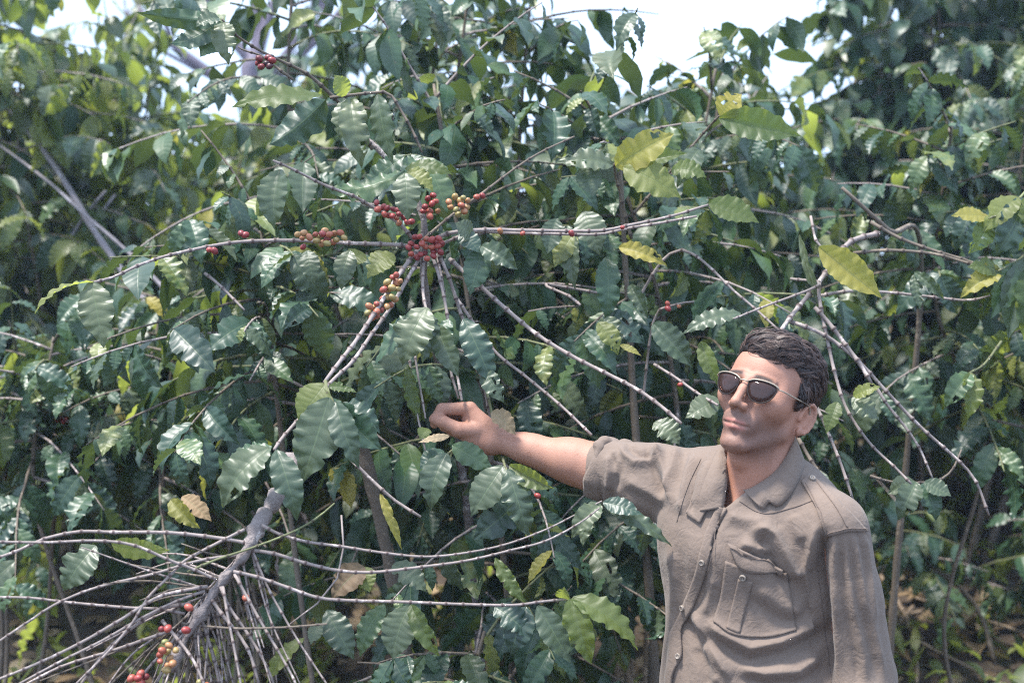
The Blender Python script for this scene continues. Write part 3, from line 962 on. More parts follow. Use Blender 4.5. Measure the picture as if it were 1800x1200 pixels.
c5, _, _ = C.branch(ymix([(1080, 520), (960, 500), (1000, 520), (1020, 536)], 3.12, 2.95), 0.0034, 0.003)
c6, f6, s6 = C.branch(ymix([(1130, 700), (1150, 560), (1190, 535), (1220, 530)], 3.05, 2.95), 0.003, 0.002)
H = C.hero
H(c1, (1096, 294), (1196, 348), 2.94, 64, 'light', 15, var=7)
H(c1, (1104, 288), (1208, 270), 3.0, 36, 'light', 10)
H(c1, (1180, 298), (1242, 312), 2.93, 40, 'light', 10)
H(c1, (1082, 292), (1184, 236), 2.96, 62, 'yellow', 20, var=5)
H(c2, (1264, 208), (1408, 240), 2.90, 60, 'light', 20, var=4)
H(c2, (1266, 204), (1304, 166), 2.92, 52, 'yellow', 10)
H(c2, (1270, 212), (1340, 250), 2.99, 30, 'light', 10)
H(c1, (1078, 290), (976, 288), 2.98, 44, 'dusty', 0, var=11)
H(c1, (1030, 294), (1042, 346), 2.97, 46, 'dusty', 0)
H(c1, (1088, 434), (1172, 468), 2.96, 32, 'yellow', 10, var=5)
H(c2, (1246, 356), (1334, 392), 2.98, 54, 'light', 0)
H(c1, (1026, 372), (1054, 448), 2.96, 56, 'dusty', 10)
H(c1, (1066, 452), (1066, 566), 2.98, 46, 'green', 0)
H(c1, (1008, 412), (1012, 508), 3.0, 34, 'dusty', 30)
H(c1, (978, 384), (962, 446), 2.97, 40, 'dusty', 0)
H(c1, (1010, 408), (974, 470), 3.0, 40, 'green', 0)
H(c3, (1060, 552), (1134, 606), 2.98, 50, 'green', 10)
H(c3, (1066, 556), (1092, 606), 2.95, 34, 'dusty', 10)
H(c3, (1148, 568), (1218, 646), 2.92, 48, 'dusty', 10)
H(c4, (1302, 550), (1200, 588), 2.86, 36, 'dusty', 10)
H(c3, (1052, 566), (1086, 624), 2.9, 36, 'light', 0, var=11)
H(c3, (1090, 606), (1128, 626), 2.9, 14, 'yellow', 0)
H(c4, (1232, 600), (1266, 680), 2.85, 30, 'light', 20)
H(c4, (1262, 700), (1205, 735), 2.78, 46, 'dusty', 0)
H(c4, (1150, 742), (1195, 782), 2.74, 46, 'dusty', 0)
H(c4, (1108, 500), (1140, 560), 2.98, 26, 'dusty', 20)
H(c2, (1190, 360), (1130, 330), 2.98, 42, 'dusty', 0)
H(c2, (1230, 260), (1190, 330), 3.02, 44, 'dusty', 0)
cherries_on(c6, f6, s6, [(0.8, 3)], 'cherry_red', rg)
cherries_on(c1, fc1, sc1, [(0.9, 1)], 'cherry_red', rg)
C.grow([base + Vector((0.1, 0.15, 0)), base + Vector((0.12, 0.1, 0.9)), base + Vector((0.05, 0.15, 1.7)), P(1030, 165, 3.35)], 54, 0.55, 0.010, 0.10, 0.5, 1.4, 0.3, mats=MIX, hang=(0.5, 1.8))
C.finish()

# ================================================================== right edge, drooping bare branches behind his shoulder
base = Vector((0.98, 3.2, gz(0.98, 3.2)))
D = Shrub('coffee_shrub', 'sparse coffee shrub with long bare branches drooping behind the shoulder', base, 41)
D.stem([base + Vector((0.1, 0.6, 0)), base + Vector((0.0, 0.5, 0.7)), P(1620, 480, 3.5), P(1560, 405, 3.2), P(1480, 330, 3.15)], 0.012, 0.005)
d1, _, _ = D.branch(ymix([(1545, 410), (1495, 425), (1465, 462), (1430, 508), (1395, 550), (1366, 590)], 3.12, 2.85), 0.0060, 0.0045)
d2, _, _ = D.branch(ymix([(1440, 498), (1440, 525), (1455, 600), (1470, 665), (1490, 722), (1530, 780), (1570, 818), (1602, 850)], 2.95, 2.8), 0.0042, 0.0026)
d3, _, _ = D.branch(ymix([(1390, 565), (1410, 572), (1455, 592), (1510, 636), (1560, 690), (1620, 752), (1680, 805), (1715, 845), (1738, 905)], 2.9, 2.9), 0.0044, 0.0028)
d4, _, _ = D.branch(ymix([(1432, 540), (1456, 566), (1488, 608), (1512, 640), (1532, 674)], 2.92, 2.88), 0.0044, 0.004)
d5, _, _ = D.branch(ymix([(1540, 680), (1560, 712), (1585, 742), (1615, 785), (1640, 842)], 2.95, 2.9), 0.0034, 0.0022)
d6, _, _ = D.branch(ymix([(1425, 690), (1445, 735), (1462, 775), (1480, 820), (1500, 880)], 2.85, 2.8), 0.0034, 0.003)
d7, _, _ = D.branch(ymix([(1440, 520), (1490, 512), (1560, 514), (1640, 522), (1700, 528), (1740, 520)], 3.0, 3.05), 0.0038, 0.0024)
d8, _, _ = D.branch(ymix([(1500, 445), (1560, 440), (1640, 446), (1700, 462), (1752, 476)], 3.1, 3.05), 0.004, 0.0028, 'bark_brown')
d9, _, _ = D.branch(ymix([(1530, 390), (1580, 418), (1640, 440), (1700, 458), (1752, 478)], 3.12, 3.07), 0.0042, 0.0028, 'bark_brown')
d10, _, _ = D.branch(ymix([(1530, 836), (1570, 847), (1640, 846), (1672, 828), (1690, 790)], 2.9, 2.95), 0.003, 0.002, 'bark_brown')
d11, _, _ = D.branch(ymix([(1425, 380), (1440, 432), (1500, 468), (1530, 488)], 3.05, 2.95), 0.003, 0.002)
d12, _, _ = D.branch(ymix([(1395, 755), (1420, 800), (1440, 830)], 2.95, 2.9), 0.0042, 0.004, 'bark_brown')
H = D.hero
H(d11, (1440, 434), (1550, 524), 2.90, 58, 'yellow', 20, var=4)
H(d11, (1440, 432), (1475, 466), 2.92, 30, 'light', 0)
H(d11, (1490, 470), (1522, 542), 2.95, 22, 'dusty', 20)
H(d7, (1608, 478), (1660, 528), 3.0, 22, 'dusty', 20)
H(d7, (1606, 482), (1618, 545), 3.0, 22, 'dusty', 20)
H(d10, (1610, 846), (1578, 914), 2.9, 44, 'dusty', 0, var=5)
H(d10, (1606, 844), (1560, 868), 2.92, 36, 'dusty', 0)
H(d10, (1625, 846), (1672, 872), 2.9, 34, 'dusty', 0)
H(d10, (1622, 848), (1645, 915), 2.92, 38, 'green', 0)
H(d2, (1500, 696), (1548, 680), 2.84, 26, 'light', 0)
H(d2, (1498, 698), (1545, 738), 2.85, 40, 'dusty', 0)
H(d6, (1472, 706), (1452, 762), 2.84, 30, 'light', 10)
H(d11, (1405, 412), (1452, 560), 2.97, 16, 'dusty', 30)
d20, _, _ = D.branch(ymix([(1830, 300), (1800, 340), (1765, 372), (1738, 384)], 3.1, 3.0), 0.0036, 0.002, 'bark_green')
d21, _, _ = D.branch(ymix([(1830, 420), (1800, 450), (1770, 468), (1755, 476)], 3.1, 3.0), 0.0036, 0.002, 'bark_green')
d22, _, _ = D.branch(ymix([(1760, 600), (1730, 640), (1702, 656)], 3.2, 3.1), 0.003, 0.002, 'bark_green')
for bb, a_, b_, w_, m_ in ((d20, (1790, 346), (1728, 410), 46, 'light'), (d20, (1802, 348), (1748, 452), 58, 'green'), (d20, (1740, 382), (1672, 380), 36, 'yellow'), (d20, (1738, 386), (1702, 446), 40, 'light'),
                           (d21, (1800, 455), (1772, 596), 56, 'dusty'), (d21, (1760, 474), (1688, 524), 40, 'yellow'), (d21, (1782, 462), (1742, 560), 50, 'green'), (d21, (1810, 470), (1800, 600), 50, 'light'),
                           (d20, (1820, 330), (1790, 440), 54, 'light'), (d22, (1704, 654), (1700, 736), 38, 'light'), (d22, (1706, 656), (1660, 716), 40, 'green'), (d21, (1756, 476), (1700, 470), 36, 'light')):
    H(bb, a_, b_, 3.04, w_, m_, D.rng.uniform(-20, 20))
D.grow([base + Vector((0.45, 0.9, 0.2)), base + Vector((0.22, 0.75, 0.8)), base + Vector((0.28, 0.6, 1.35)), base + Vector((0.12, 0.5, 1.75)), base + Vector((0.15, 0.45, 2.2))], 34, 0.45, 0.007, 0.10, 0.62, 1.3, 0.3, mats=MIX, hang=(0.5, 1.8))
D.finish()


# ================================================================== shrubs that fill the rows behind
def back_shrub(label, x, y, top, n, L, seed, mats=MIX, llen=0.10, stems=2, spread=0.35, limit=200, low=0.6, lean=(0, 0), name='coffee_shrub', **kw):
    """top and low: heights above the camera's ground where the crown ends and begins"""
    b = Vector((x, y, gz(x, y)))
    s = Shrub(name, label, b, seed, limit=limit)
    h = top - b.z
    h0 = min(0.85, max(0.12, (low - b.z) / h))
    for k in range(stems):
        a = s.rng.uniform(0, 6.28)
        q = Vector((math.cos(a), math.sin(a), 0)) * spread * (0.3 + 0.7 * s.rng.random()) if stems > 1 else Vector((0, 0, 0))
        hh = h * s.rng.uniform(0.86, 1.0) if k else h
        ln = Vector((lean[0] + s.rng.uniform(-.12, .12), lean[1] + s.rng.uniform(-.1, .1), 0))
        s.grow([b + q * 0.25, b + q * 0.6 + ln * 0.3 + Vector((0.05, 0, hh * 0.4)), b + q + ln * 0.7 + Vector((-0.04, 0, hh * 0.75)), b + q * 1.1 + ln + Vector((0, 0, hh))], n // stems, L, 0.009, llen, h0, mats=mats, **kw)
    s.finish()
    return s


back_shrub('dense dark coffee shrub filling the left side below the long cherry branch', -0.90, 3.5, 1.80, 96, 0.45, 51, stems=5, spread=0.5, limit=290, llen=0.098, low=1.42, hang=(0.5, 1.8))
s52 = back_shrub('low dark coffee shrub at the left edge near the single red cherries', -1.55, 3.95, 1.6, 50, 0.45, 52, stems=3, limit=150, low=1.32, llen=0.098)
e1, ef1, es1 = s52.branch(ymix([(20, 690), (70, 712), (112, 735), (160, 770)], 3.75, 3.6), 0.004, 0.0025)
cherries_on(e1, ef1, es1, [(0.62, 5)], 'cherry_red', rg, 0.0075)
back_shrub('tall dark coffee shrub at top centre with its crown against the white sky', -0.20, 4.15, 2.78, 200, 0.70, 53, stems=5, spread=0.5, limit=290, llen=0.098, low=1.2)
back_shrub('coffee shrub in the middle distance whose leaf tips stand up into the sky gap', 0.42, 4.3, 2.44, 190, 0.65, 54, stems=5, spread=0.5, limit=280, llen=0.098, low=1.1)
back_shrub('dark coffee shrub with arched top leaves right of the white sky gap', 1.66, 5.5, 2.86, 240, 0.8, 55, stems=6, spread=0.7, limit=280, llen=0.12, low=1.75)
back_shrub('blurred coffee shrub at the right edge with yellowish drooping leaves', 1.34, 3.55, 2.0, 36, 0.36, 56, mats=MIXL, stems=2, limit=160, spread=0.2, low=1.62)
back_shrub('tall hazy shrub filling the top right corner', 2.0, 6.0, 3.7, 230, 0.9, 57, stems=5, spread=0.6, limit=240, llen=0.13, low=1.6)
back_shrub('blurred sunlit yellow green shrub at the upper left edge', -1.75, 5.3, 3.1, 170, 0.85, 58, mats=MIXL, stems=4, spread=0.6, limit=240, llen=0.12, low=1.35)
back_shrub('blurred shrub with thin upright stems left of the cherry tipped branch', -1.15, 5.8, 2.66, 110, 0.8, 59, mats=MIXL, stems=4, spread=0.5, limit=220, llen=0.12, low=1.5)
back_shrub('far blurred shrub behind the tall dark one at top centre', -0.55, 6.8, 3.35, 80, 0.95, 60, stems=3, spread=0.6, limit=160, llen=0.13, low=1.6)
back_shrub('low coffee shrub in the shade under the rolled sleeve', 0.02, 2.98, 1.05, 44, 0.5, 61, stems=2, spread=0.2, limit=200, llen=0.098, low=0.5, hang=(0.5, 1.8))
back_shrub('low blurred shrub on the slope behind the hanging sleeve', 1.75, 4.9, 1.12, 30, 0.35, 62, stems=2, limit=160, low=0.85)
back_shrub('dark shrub on the slope behind his head', 0.95, 6.2, 2.75, 140, 0.85, 63, stems=5, spread=0.8, limit=160, low=1.35, llen=0.12)
back_shrub('low shrub in the dark hollow at the left', -0.75, 4.6, 1.75, 50, 0.6, 64, stems=2, limit=140, low=1.35)
back_shrub('distant shrub on the slope at the left edge', -2.7, 8.0, 3.7, 90, 1.1, 65, mats=MIXL, stems=4, spread=0.9, limit=120, llen=0.14, low=2.0)
back_shrub('distant shrub on the slope behind the bare tree', -1.6, 9.0, 3.1, 70, 1.1, 66, mats=MIXL, stems=4, spread=0.9, limit=120, llen=0.14, low=2.2)
back_shrub('distant shrub on the slope behind the far right crown', 2.6, 8.5, 3.3, 70, 1.1, 67, stems=4, spread=0.9, limit=120, llen=0.14, low=2.0)
back_shrub('distant shrub low on the slope in the middle', 0.8, 8.0, 2.5, 60, 1.0, 68, stems=4, spread=0.9, limit=120, llen=0.14, low=1.8)

# ================================================================== the man
YM = 2.5


def W3(px, py, dy=0.0):
    return np.array(P(px, py, YM + dy))


class Field:
    """Signed-distance modelling on a grid; smooth unions make one continuous skin."""
    def __init__(self, lo, hi, h):
        self.lo = np.array(lo, float)
        self.h = h
        self.n = np.ceil((np.array(hi) - self.lo) / h).astype(int) + 1
        self.f = np.full(self.n, 1.0, np.float32)
        self.ax = [self.lo[i] + h * np.arange(self.n[i]) for i in range(3)]

    def _box(self, lo, hi, m):
        a = np.clip(np.floor((np.array(lo) - m - self.lo) / self.h).astype(int), 0, self.n)
        b = np.clip(np.ceil((np.array(hi) + m - self.lo) / self.h).astype(int) + 1, 0, self.n)
        return tuple(slice(a[i], b[i]) for i in range(3))

    def _pts(self, s):
        X, Y, Z = np.meshgrid(self.ax[0][s[0]], self.ax[1][s[1]], self.ax[2][s[2]], indexing='ij')
        return np.stack([X, Y, Z], -1).astype(np.float32)

    def apply(self, fn, lo, hi, k=0.01, op='add', m=None):
        m = m if m is not None else max(3 * k, 0.012)
        s = self._box(lo, hi, m)
        if any(q.stop <= q.start for q in s): return
        d = fn(self._pts(s)).astype(np.float32)
        a = self.f[s]
        k = max(k, 1e-5)
        if op == 'add':
            h = np.clip(0.5 + 0.5 * (a - d) / k, 0, 1)
            self.f[s] = a * (1 - h) + d * h - k * h * (1 - h)
        elif op == 'sub':
            h = np.clip(0.5 - 0.5 * (a + d) / k, 0, 1)
            self.f[s] = a * (1 - h) - d * h + k * h * (1 - h)

    # primitives, with an optional frame M4 (local -> world)
    def ell(self, c, r, k=0.01, op='add', Mx=None, rot=None):
        c = np.array(c, float)
        r = np.array(r, float)
        Rm = np.eye(3)
        if rot is not None: Rm = np.array(rot)
        if Mx is not None:
            Rm = Mx[:3, :3] @ Rm
            c = Mx[:3, :3] @ c + Mx[:3, 3]
        e = np.abs(Rm) @ r

        def fn(p):
            q = (p - c.astype(np.float32)) @ Rm.astype(np.float32)
            k0 = np.linalg.norm(q / r.astype(np.float32), axis=-1)
            k1 = np.linalg.norm(q / (r * r).astype(np.float32), axis=-1)
            return k0 * (k0 - 1) / np.maximum(k1, 1e-6)
        self.apply(fn, c - e, c + e, k, op)

    def cap(self, a, b, ra, rb, k=0.01, op='add', Mx=None, flat=None):
        a = np.array(a, float)
        b = np.array(b, float)
        if Mx is not None:
            a = Mx[:3, :3] @ a + Mx[:3, 3]
            b = Mx[:3, :3] @ b + Mx[:3, 3]
        ba = b - a
        L2 = ba.dot(ba) + 1e-12
        r = max(ra, rb)
        fx = None
        if flat is not None:          # (direction, factor): thinner (factor > 1) along that direction
            fd = np.array(flat[0], float)
            fd /= np.linalg.norm(fd)
            fx = flat[1]

        def fn(p):
            q = p - a.astype(np.float32)
            t = np.clip((q @ ba.astype(np.float32)) / L2, 0, 1)
            v = q - t[..., None] * ba.astype(np.float32)
            rr = ra + (rb - ra) * t
            if fx:
                c = v @ fd.astype(np.float32)
                return (np.sqrt(np.maximum((v * v).sum(-1) + (fx * fx - 1) * c * c, 0)) - rr) / (1 + (fx - 1) * 0.5)
            return np.linalg.norm(v, axis=-1) - rr
        self.apply(fn, np.minimum(a, b) - r, np.maximum(a, b) + r, k, op)

    def chain(self, pts, rs, k=0.006, **kw):
        for i in range(len(pts) - 1):
            self.cap(pts[i], pts[i + 1], rs[i], rs[i + 1], k, **kw)

    def mesh(self):
        f, n = self.f, self.n
        s = f < 0
        c = [s[i:n[0] - 1 + i, j:n[1] - 1 + j, l:n[2] - 1 + l] for i in (0, 1) for j in (0, 1) for l in (0, 1)]
        tot = sum(q.astype(np.int8) for q in c)
        act = (tot > 0) & (tot < 8)
        I = np.argwhere(act)
        vid = np.full(act.shape, -1, np.int64)
        vid[act] = np.arange(len(I))
        cf = np.stack([f[I[:, 0] + i, I[:, 1] + j, I[:, 2] + l] for i in (0, 1) for j in (0, 1) for l in (0, 1)], 1)
        co = np.array([(i, j, l) for i in (0, 1) for j in (0, 1) for l in (0, 1)], float)
        acc = np.zeros((len(I), 3))
        cnt = np.zeros(len(I))
        for a in range(8):
            for b in range(a + 1, 8):
                if np.abs(co[a] - co[b]).sum() != 1: continue
                m = (cf[:, a] < 0) != (cf[:, b] < 0)
                t = cf[:, a] / np.where(m, cf[:, a] - cf[:, b], 1)
                acc += np.where(m[:, None], co[a] + t[:, None] * (co[b] - co[a]), 0)
                cnt += m
        V = self.lo + self.h * (I + acc / cnt[:, None])
        Q = []
        for ax in range(3):
            o1, o2 = (ax + 1) % 3, (ax + 2) % 3
            sl0 = [slice(None)] * 3
            sl1 = [slice(None)] * 3
            sl0[ax] = slice(0, -1)
            sl1[ax] = slice(1, None)
            A_, B_ = s[tuple(sl0)], s[tuple(sl1)]
            E = np.argwhere(A_ != B_)
            ok = (E[:, o1] > 0) & (E[:, o2] > 0) & (E[:, o1] < n[o1] - 1) & (E[:, o2] < n[o2] - 1)
            E = E[ok]
            flip = A_[tuple(E.T)]

            def g(d1, d2):
                q = E.copy()
                q[:, o1] += d1
                q[:, o2] += d2
                return vid[tuple(q.T)]
            q = np.stack([g(-1, -1), g(0, -1), g(0, 0), g(-1, 0)], 1)
            q[~flip] = q[~flip][:, ::-1]
            Q.append(q)
        Q = np.concatenate(Q)
        Q = Q[(Q >= 0).all(1)]
        return V, Q


def vnormals(V, Q):
    a, b, c, d = (V[Q[:, i]] for i in range(4))
    fn = np.cross(c - a, d - b)
    nn = np.zeros_like(V)
    for i in range(4): np.add.at(nn, Q[:, i], fn)
    return nn / (np.linalg.norm(nn, axis=1)[:, None] + 1e-12)


def relax(V, Q, it, lam=0.5, mask=None):
    e = np.concatenate([Q[:, [0, 1]], Q[:, [1, 2]], Q[:, [2, 3]], Q[:, [3, 0]]])
    deg = np.bincount(e.ravel(), minlength=len(V)).astype(float)
    for _ in range(it):
        s = np.stack([np.bincount(e[:, 0], V[e[:, 1], i], len(V)) + np.bincount(e[:, 1], V[e[:, 0], i], len(V)) for i in range(3)], 1)
        d = s / np.maximum(deg, 1)[:, None] - V
        V = V + lam * d * (1 if mask is None else mask[:, None])
    return V


def project(V):
    return np.stack([900 + F_PX * V[:, 0] / V[:, 1], 600 - F_PX * (V[:, 2] - CAM_Z) / V[:, 1]], 1)


mm = 0.001
# ---- head frame: centre between the ears
yaw, roll, pitch = R(-37), R(15), R(-5)
HC = W3(1347, 704, 0.0)
Hrot = Matrix.Rotation(roll, 3, 'Y') @ Matrix.Rotation(yaw, 3, 'Z') @ Matrix.Rotation(pitch, 3, 'X')
HM = np.eye(4)
HSC = 0.965
HM[:3, :3] = np.array(Hrot)
HM[:3, 3] = HC


def hl(x, y, z):
    """head-local millimetres to world"""
    return HM[:3, :3] @ (np.array([x, y, z]) * mm * HSC) + HM[:3, 3]


neck_base = W3(1338, 880, 0.045)


def build_head_field():
    lo = np.minimum(HC, neck_base) - np.array([0.15, 0.17, 0.10])
    hi = np.maximum(HC, neck_base) + np.array([0.15, 0.17, 0.17])
    F = Field(lo, hi, 0.0019)

    def E(c, r, k=8, op='add', rot=None):
        F.ell(np.array(c) * mm * HSC, np.array(r) * mm * HSC, k * mm, op, HM, rot)

    def Cp(a, b, ra, rb, k=8, op='add'):
        F.cap(np.array(a) * mm * HSC, np.array(b) * mm * HSC, ra * mm * HSC, rb * mm * HSC, k * mm, op, HM)
    E((0, 16, 44), (74, 94, 74))                    # cranium
    E((0, -22, 38), (62, 64, 56), 14)               # forehead
    E((0, -22, -22), (56, 62, 66), 16)              # face
    E((0, -42, -64), (33, 40, 42), 14)              # lower face
    for s in (-1, 1):
        E((s * 43, -56, -12), (20, 20, 17), 20)     # cheekbone
        Cp((s * 46.5, -4, -52), (s * 17, -70, -95), 12, 11, 16)   # jaw line
        Cp((s * 58, 4, -8), (s * 50, -4, -52), 14, 12, 14)
        E((s * 48, -44, -2), (16, 28, 30), 20)           # temple and side of the cheek
        E((s * 29, -86, 6), (15, 11, 11), 8, 'sub')     # eye socket
        E((s * 31, -73, 7), (13.5, 13.5, 12), 3)        # eye
        Cp((s * 18, -88, 0), (s * 42, -82, -1), 2.2, 2.0, 4)   # lower lid
        Cp((s * 17, -89, 11), (s * 43, -81, 10), 3.5, 3.0, 4)  # upper lid
        Cp((s * 12, -88, 25), (s * 42, -78, 25), 8, 6, 10)     # brow
    Cp((0, -72, -97), (0, -75, -93), 15, 15, 14)    # chin
    E((-8, -80, -96), (8.5, 8.5, 9), 8); E((8, -80, -96), (8.5, 8.5, 9), 8)
    # nose
    Cp((0, -88, 22), (0, -100, 0), 7.0, 7.5, 9)
    Cp((0, -99, 2), (0, -112, -24), 7.5, 8.5, 6)
    E((0, -113, -27), (7.8, 8, 7.2), 5)
    for s in (-1, 1):
        E((s * 11, -98, -29.5), (8, 11, 7.5), 8)
        E((s * 6.5, -105, -38), (3.2, 4.5, 3), 2, 'sub')
        Cp((s * 17, -93, -31), (s * 28, -82, -54), 1.6, 2.2, 6, 'sub')     # nasolabial fold
    E((0, -74, -54), (33, 21, 26), 14)              # muzzle
    Cp((0, -99, -43), (0, -97, -51), 2.0, 2.6, 3, 'sub')       # philtrum
    for s in (-1, 1):
        Cp((0, -93.5, -57), (s * 23, -82, -60), 3.4, 1.6, 4)     # upper lip
        Cp((0, -92.0, -67.5), (s * 21, -82, -64), 4.2, 1.8, 4)       # lower lip
        Cp((0, -97.5, -62.5), (s * 27, -85, -62.5), 1.9, 2.4, 2.0, 'sub')   # mouth line
    E((0, -95, -80), (16, 6, 5), 6, 'sub')
    # ears
    for s in (-1, 1):
        rot = np.array(Matrix.Rotation(s * R(-22), 3, 'Z') @ Matrix.Rotation(R(-10), 3, 'X'))
        E((s * 75, 18, -12), (4.5, 17, 29), 4, 'add', rot)
        Ro = np.array(rot)
        hx = []
        for a in np.linspace(R(200), R(-95), 12):
            hx.append(np.array([s * 76.5, 18, -12]) + Ro @ np.array([s * 3.2, 16.5 * math.cos(a), 28 * math.sin(a)]))
        for a_, b_ in zip(hx[:-1], hx[1:]): Cp(a_, b_, 3.4, 3.4, 2.5)
        E((s * 80.5, 14, -14), (6, 8, 13), 2, 'sub', rot)
        E((s * 80.5, 21, 2), (4, 6, 9), 2, 'sub', rot)
        E((s * 75, 9, -38), (4.5, 8, 8), 3)
        E((s * 72, 0, -14), (5, 5, 7), 3)
    # neck and throat, going down into the shirt
    nb = neck_base
    F.cap(hl(0, 22, -30), nb + np.array([0.01, 0.03, 0]), 0.052, 0.058, 0.02)
    F.cap(hl(0, -8, -80), nb + np.array([-0.02, -0.028, 0]), 0.040, 0.050, 0.02)
    F.ell(hl(2, -34, -118), (0.012, 0.012, 0.016), 0.012)      # larynx
    for s, pa in ((1, (56, 18, -48)), (-1, (-56, 18, -48))):
        F.cap(hl(*pa), nb + np.array([-0.03 + 0.02 * s, -0.075, -0.012]), 0.010, 0.009, 0.016)   # neck cords
    F.ell(nb + np.array([-0.01, 0.03, -0.06]), (0.10, 0.08, 0.05), 0.03)
    F.ell(nb + np.array([-0.035, -0.02, -0.075]), (0.11, 0.085, 0.07), 0.03)
    return F


FH = build_head_field()
Vh, Qh = FH.mesh()
Vh = relax(Vh, Qh, 2, 0.35)
# cut the closing plane off far below the collar: keep it, it is inside the shirt

# ---- right arm (image left): forearm and hand
SHO = W3(1236, 852, 0.10)
ELB = W3(1060, 822, 0.20)
WRI = W3(868, 773, 0.265)


def build_arm_field():
    lo = np.minimum(ELB, W3(745, 690, 0.2)) - np.array([0.02, 0.10, 0.09])
    hi = np.maximum(ELB, W3(745, 690, 0.2)) + np.array([0.10, 0.16, 0.06])
    F = Field(lo, hi, 0.0021)
    ax = (WRI - ELB)
    L = np.linalg.norm(ax)
    ax = ax / L
    upv = np.array([0, 0, 1.0])
    upv = upv - ax * upv.dot(ax)
    upv /= np.linalg.norm(upv)
    F.cap(ELB, ELB + ax * L * 0.3, 0.043, 0.039, 0.01)
    F.cap(ELB + ax * L * 0.25, ELB + ax * L * 0.7, 0.039, 0.026, 0.02)
    F.cap(ELB + ax * L * 0.65, WRI, 0.027, 0.0215, 0.02)
    F.cap(ELB + ax * L * 0.1 - upv * 0.014, ELB + ax * L * 0.5 - upv * 0.008, 0.034, 0.024, 0.02)
    F.cap(ELB - ax * 0.10, ELB, 0.046, 0.044, 0.02)
    # hand seen from the thumb side: index finger arched above, thumb below, tips pinched at the left
    dd = 0.27
    mc = [W3(826, 718, dd - 0.005), W3(828, 721, dd + 0.018), W3(832, 727, dd + 0.038), W3(838, 736, dd + 0.055)]   # knuckles
    for i, m in enumerate(mc):
        F.cap(WRI + np.array([0, 0.008 * (i - 1.2), 0.002]), m, 0.0205, 0.0135, 0.014)
    F.cap(WRI + np.array([-0.01, -0.008, -0.008]), W3(806, 757, dd - 0.012), 0.020, 0.0135, 0.014)     # heel of the thumb
    F.cap(W3(846, 752, dd - 0.006), W3(824, 734, dd), 0.021, 0.014, 0.014)                            # web
    F.chain([mc[0], W3(777, 719, dd - 0.012), W3(767, 734, dd - 0.014), W3(764, 745, dd - 0.010)], [0.0140, 0.0118, 0.0105, 0.0090], 0.0025)      # index
    F.chain([mc[1], W3(780, 720, dd + 0.010), W3(772, 742, dd + 0.010), W3(786, 752, dd + 0.008)], [0.0125, 0.0098, 0.0088, 0.008], 0.003)      # middle
    F.chain([mc[2], W3(786, 728, dd + 0.031), W3(780, 750, dd + 0.030), W3(794, 758, dd + 0.024)], [0.0118, 0.0095, 0.0085, 0.0078], 0.003)     # ring
    F.chain([mc[3], W3(798, 740, dd + 0.049), W3(792, 758, dd + 0.046), W3(804, 764, dd + 0.040)], [0.0108, 0.0085, 0.0078, 0.007], 0.003)      # little
    F.chain([W3(836, 756, dd - 0.016), W3(806, 755, dd - 0.024), W3(778, 741, dd - 0.026), W3(763, 736.5, dd - 0.022)], [0.0185, 0.0145, 0.0125, 0.0102], 0.004)      # thumb
    return F


FA = build_arm_field()
Va, Qa = FA.mesh()
Va = relax(Va, Qa, 2, 0.4)

# ---- the rest of the body, mostly under clothes
LSH = W3(1466, 932, -0.06)
LEL = W3(1504, 1175, -0.04)
LWR = W3(1535, 1400, -0.16)
HIPZ = 0.93
CHX = W3(1320, 1000, 0.05)
GZM = gz(CHX[0], CHX[1])


def build_body_field():
    F = Field((0.0, 2.1, GZM - 0.02), (0.95, 2.95, 1.50), 0.0075)
    c = CHX
    F.ell(c + np.array([-0.01, 0.01, 0.02]), (0.115, 0.08, 0.18), 0.02)
    F.ell(np.array([c[0] + 0.01, c[1], 1.02]), (0.115, 0.08, 0.14), 0.05)
    hip = np.array([c[0] + 0.015, c[1] + 0.01, HIPZ])
    F.ell(hip, (0.155, 0.115, 0.12), 0.05)
    F.cap(SHO, neck_base + np.array([0, 0.02, -0.03]), 0.05, 0.06, 0.04)
    F.cap(LSH + np.array([-0.02, 0, 0]), neck_base + np.array([0, 0.02, -0.05]), 0.03, 0.045, 0.02)
    F.cap(SHO, ELB, 0.050, 0.042, 0.03)
    F.chain([LSH, LEL, LWR], [0.032, 0.034, 0.027], 0.02)
    d = (LWR - LEL) / np.linalg.norm(LWR - LEL)
    F.cap(LWR, LWR + d * 0.08, 0.028, 0.03, 0.015)
    for i in range(4):
        o = np.array([0.0, 0.024 - 0.017 * i, 0])
        F.chain([LWR + d * 0.08 + o, LWR + d * 0.13 + o + np.array([-.004, 0, 0]), LWR + d * (0.165 - 0.008 * abs(i - 1)) + o + np.array([-.02, 0, 0])], [0.011, 0.0095, 0.0085], 0.004)
    F.chain([LWR + d * 0.03 + np.array([-.01, -.02, 0]), LWR + d * 0.075 + np.array([-.03, -.04, 0]), LWR + d * 0.105 + np.array([-.035, -.042, 0])], [0.014, 0.011, 0.009], 0.01)
    for s in (-1, 1):
        kn = np.array([hip[0] + s * 0.10, hip[1] - 0.02, GZM + 0.49])
        an = np.array([hip[0] + s * 0.12, hip[1] + 0.02, GZM + 0.08])
        F.chain([hip + np.array([s * 0.08, 0, -0.04]), kn, an], [0.085, 0.055, 0.042], 0.03)
        F.cap(an + np.array([0, 0.03, -0.045]), an + np.array([-0.05, -0.15, -0.05]), 0.038, 0.034, 0.02)
    return F


FB = build_body_field()
Vb, Qb = FB.mesh()


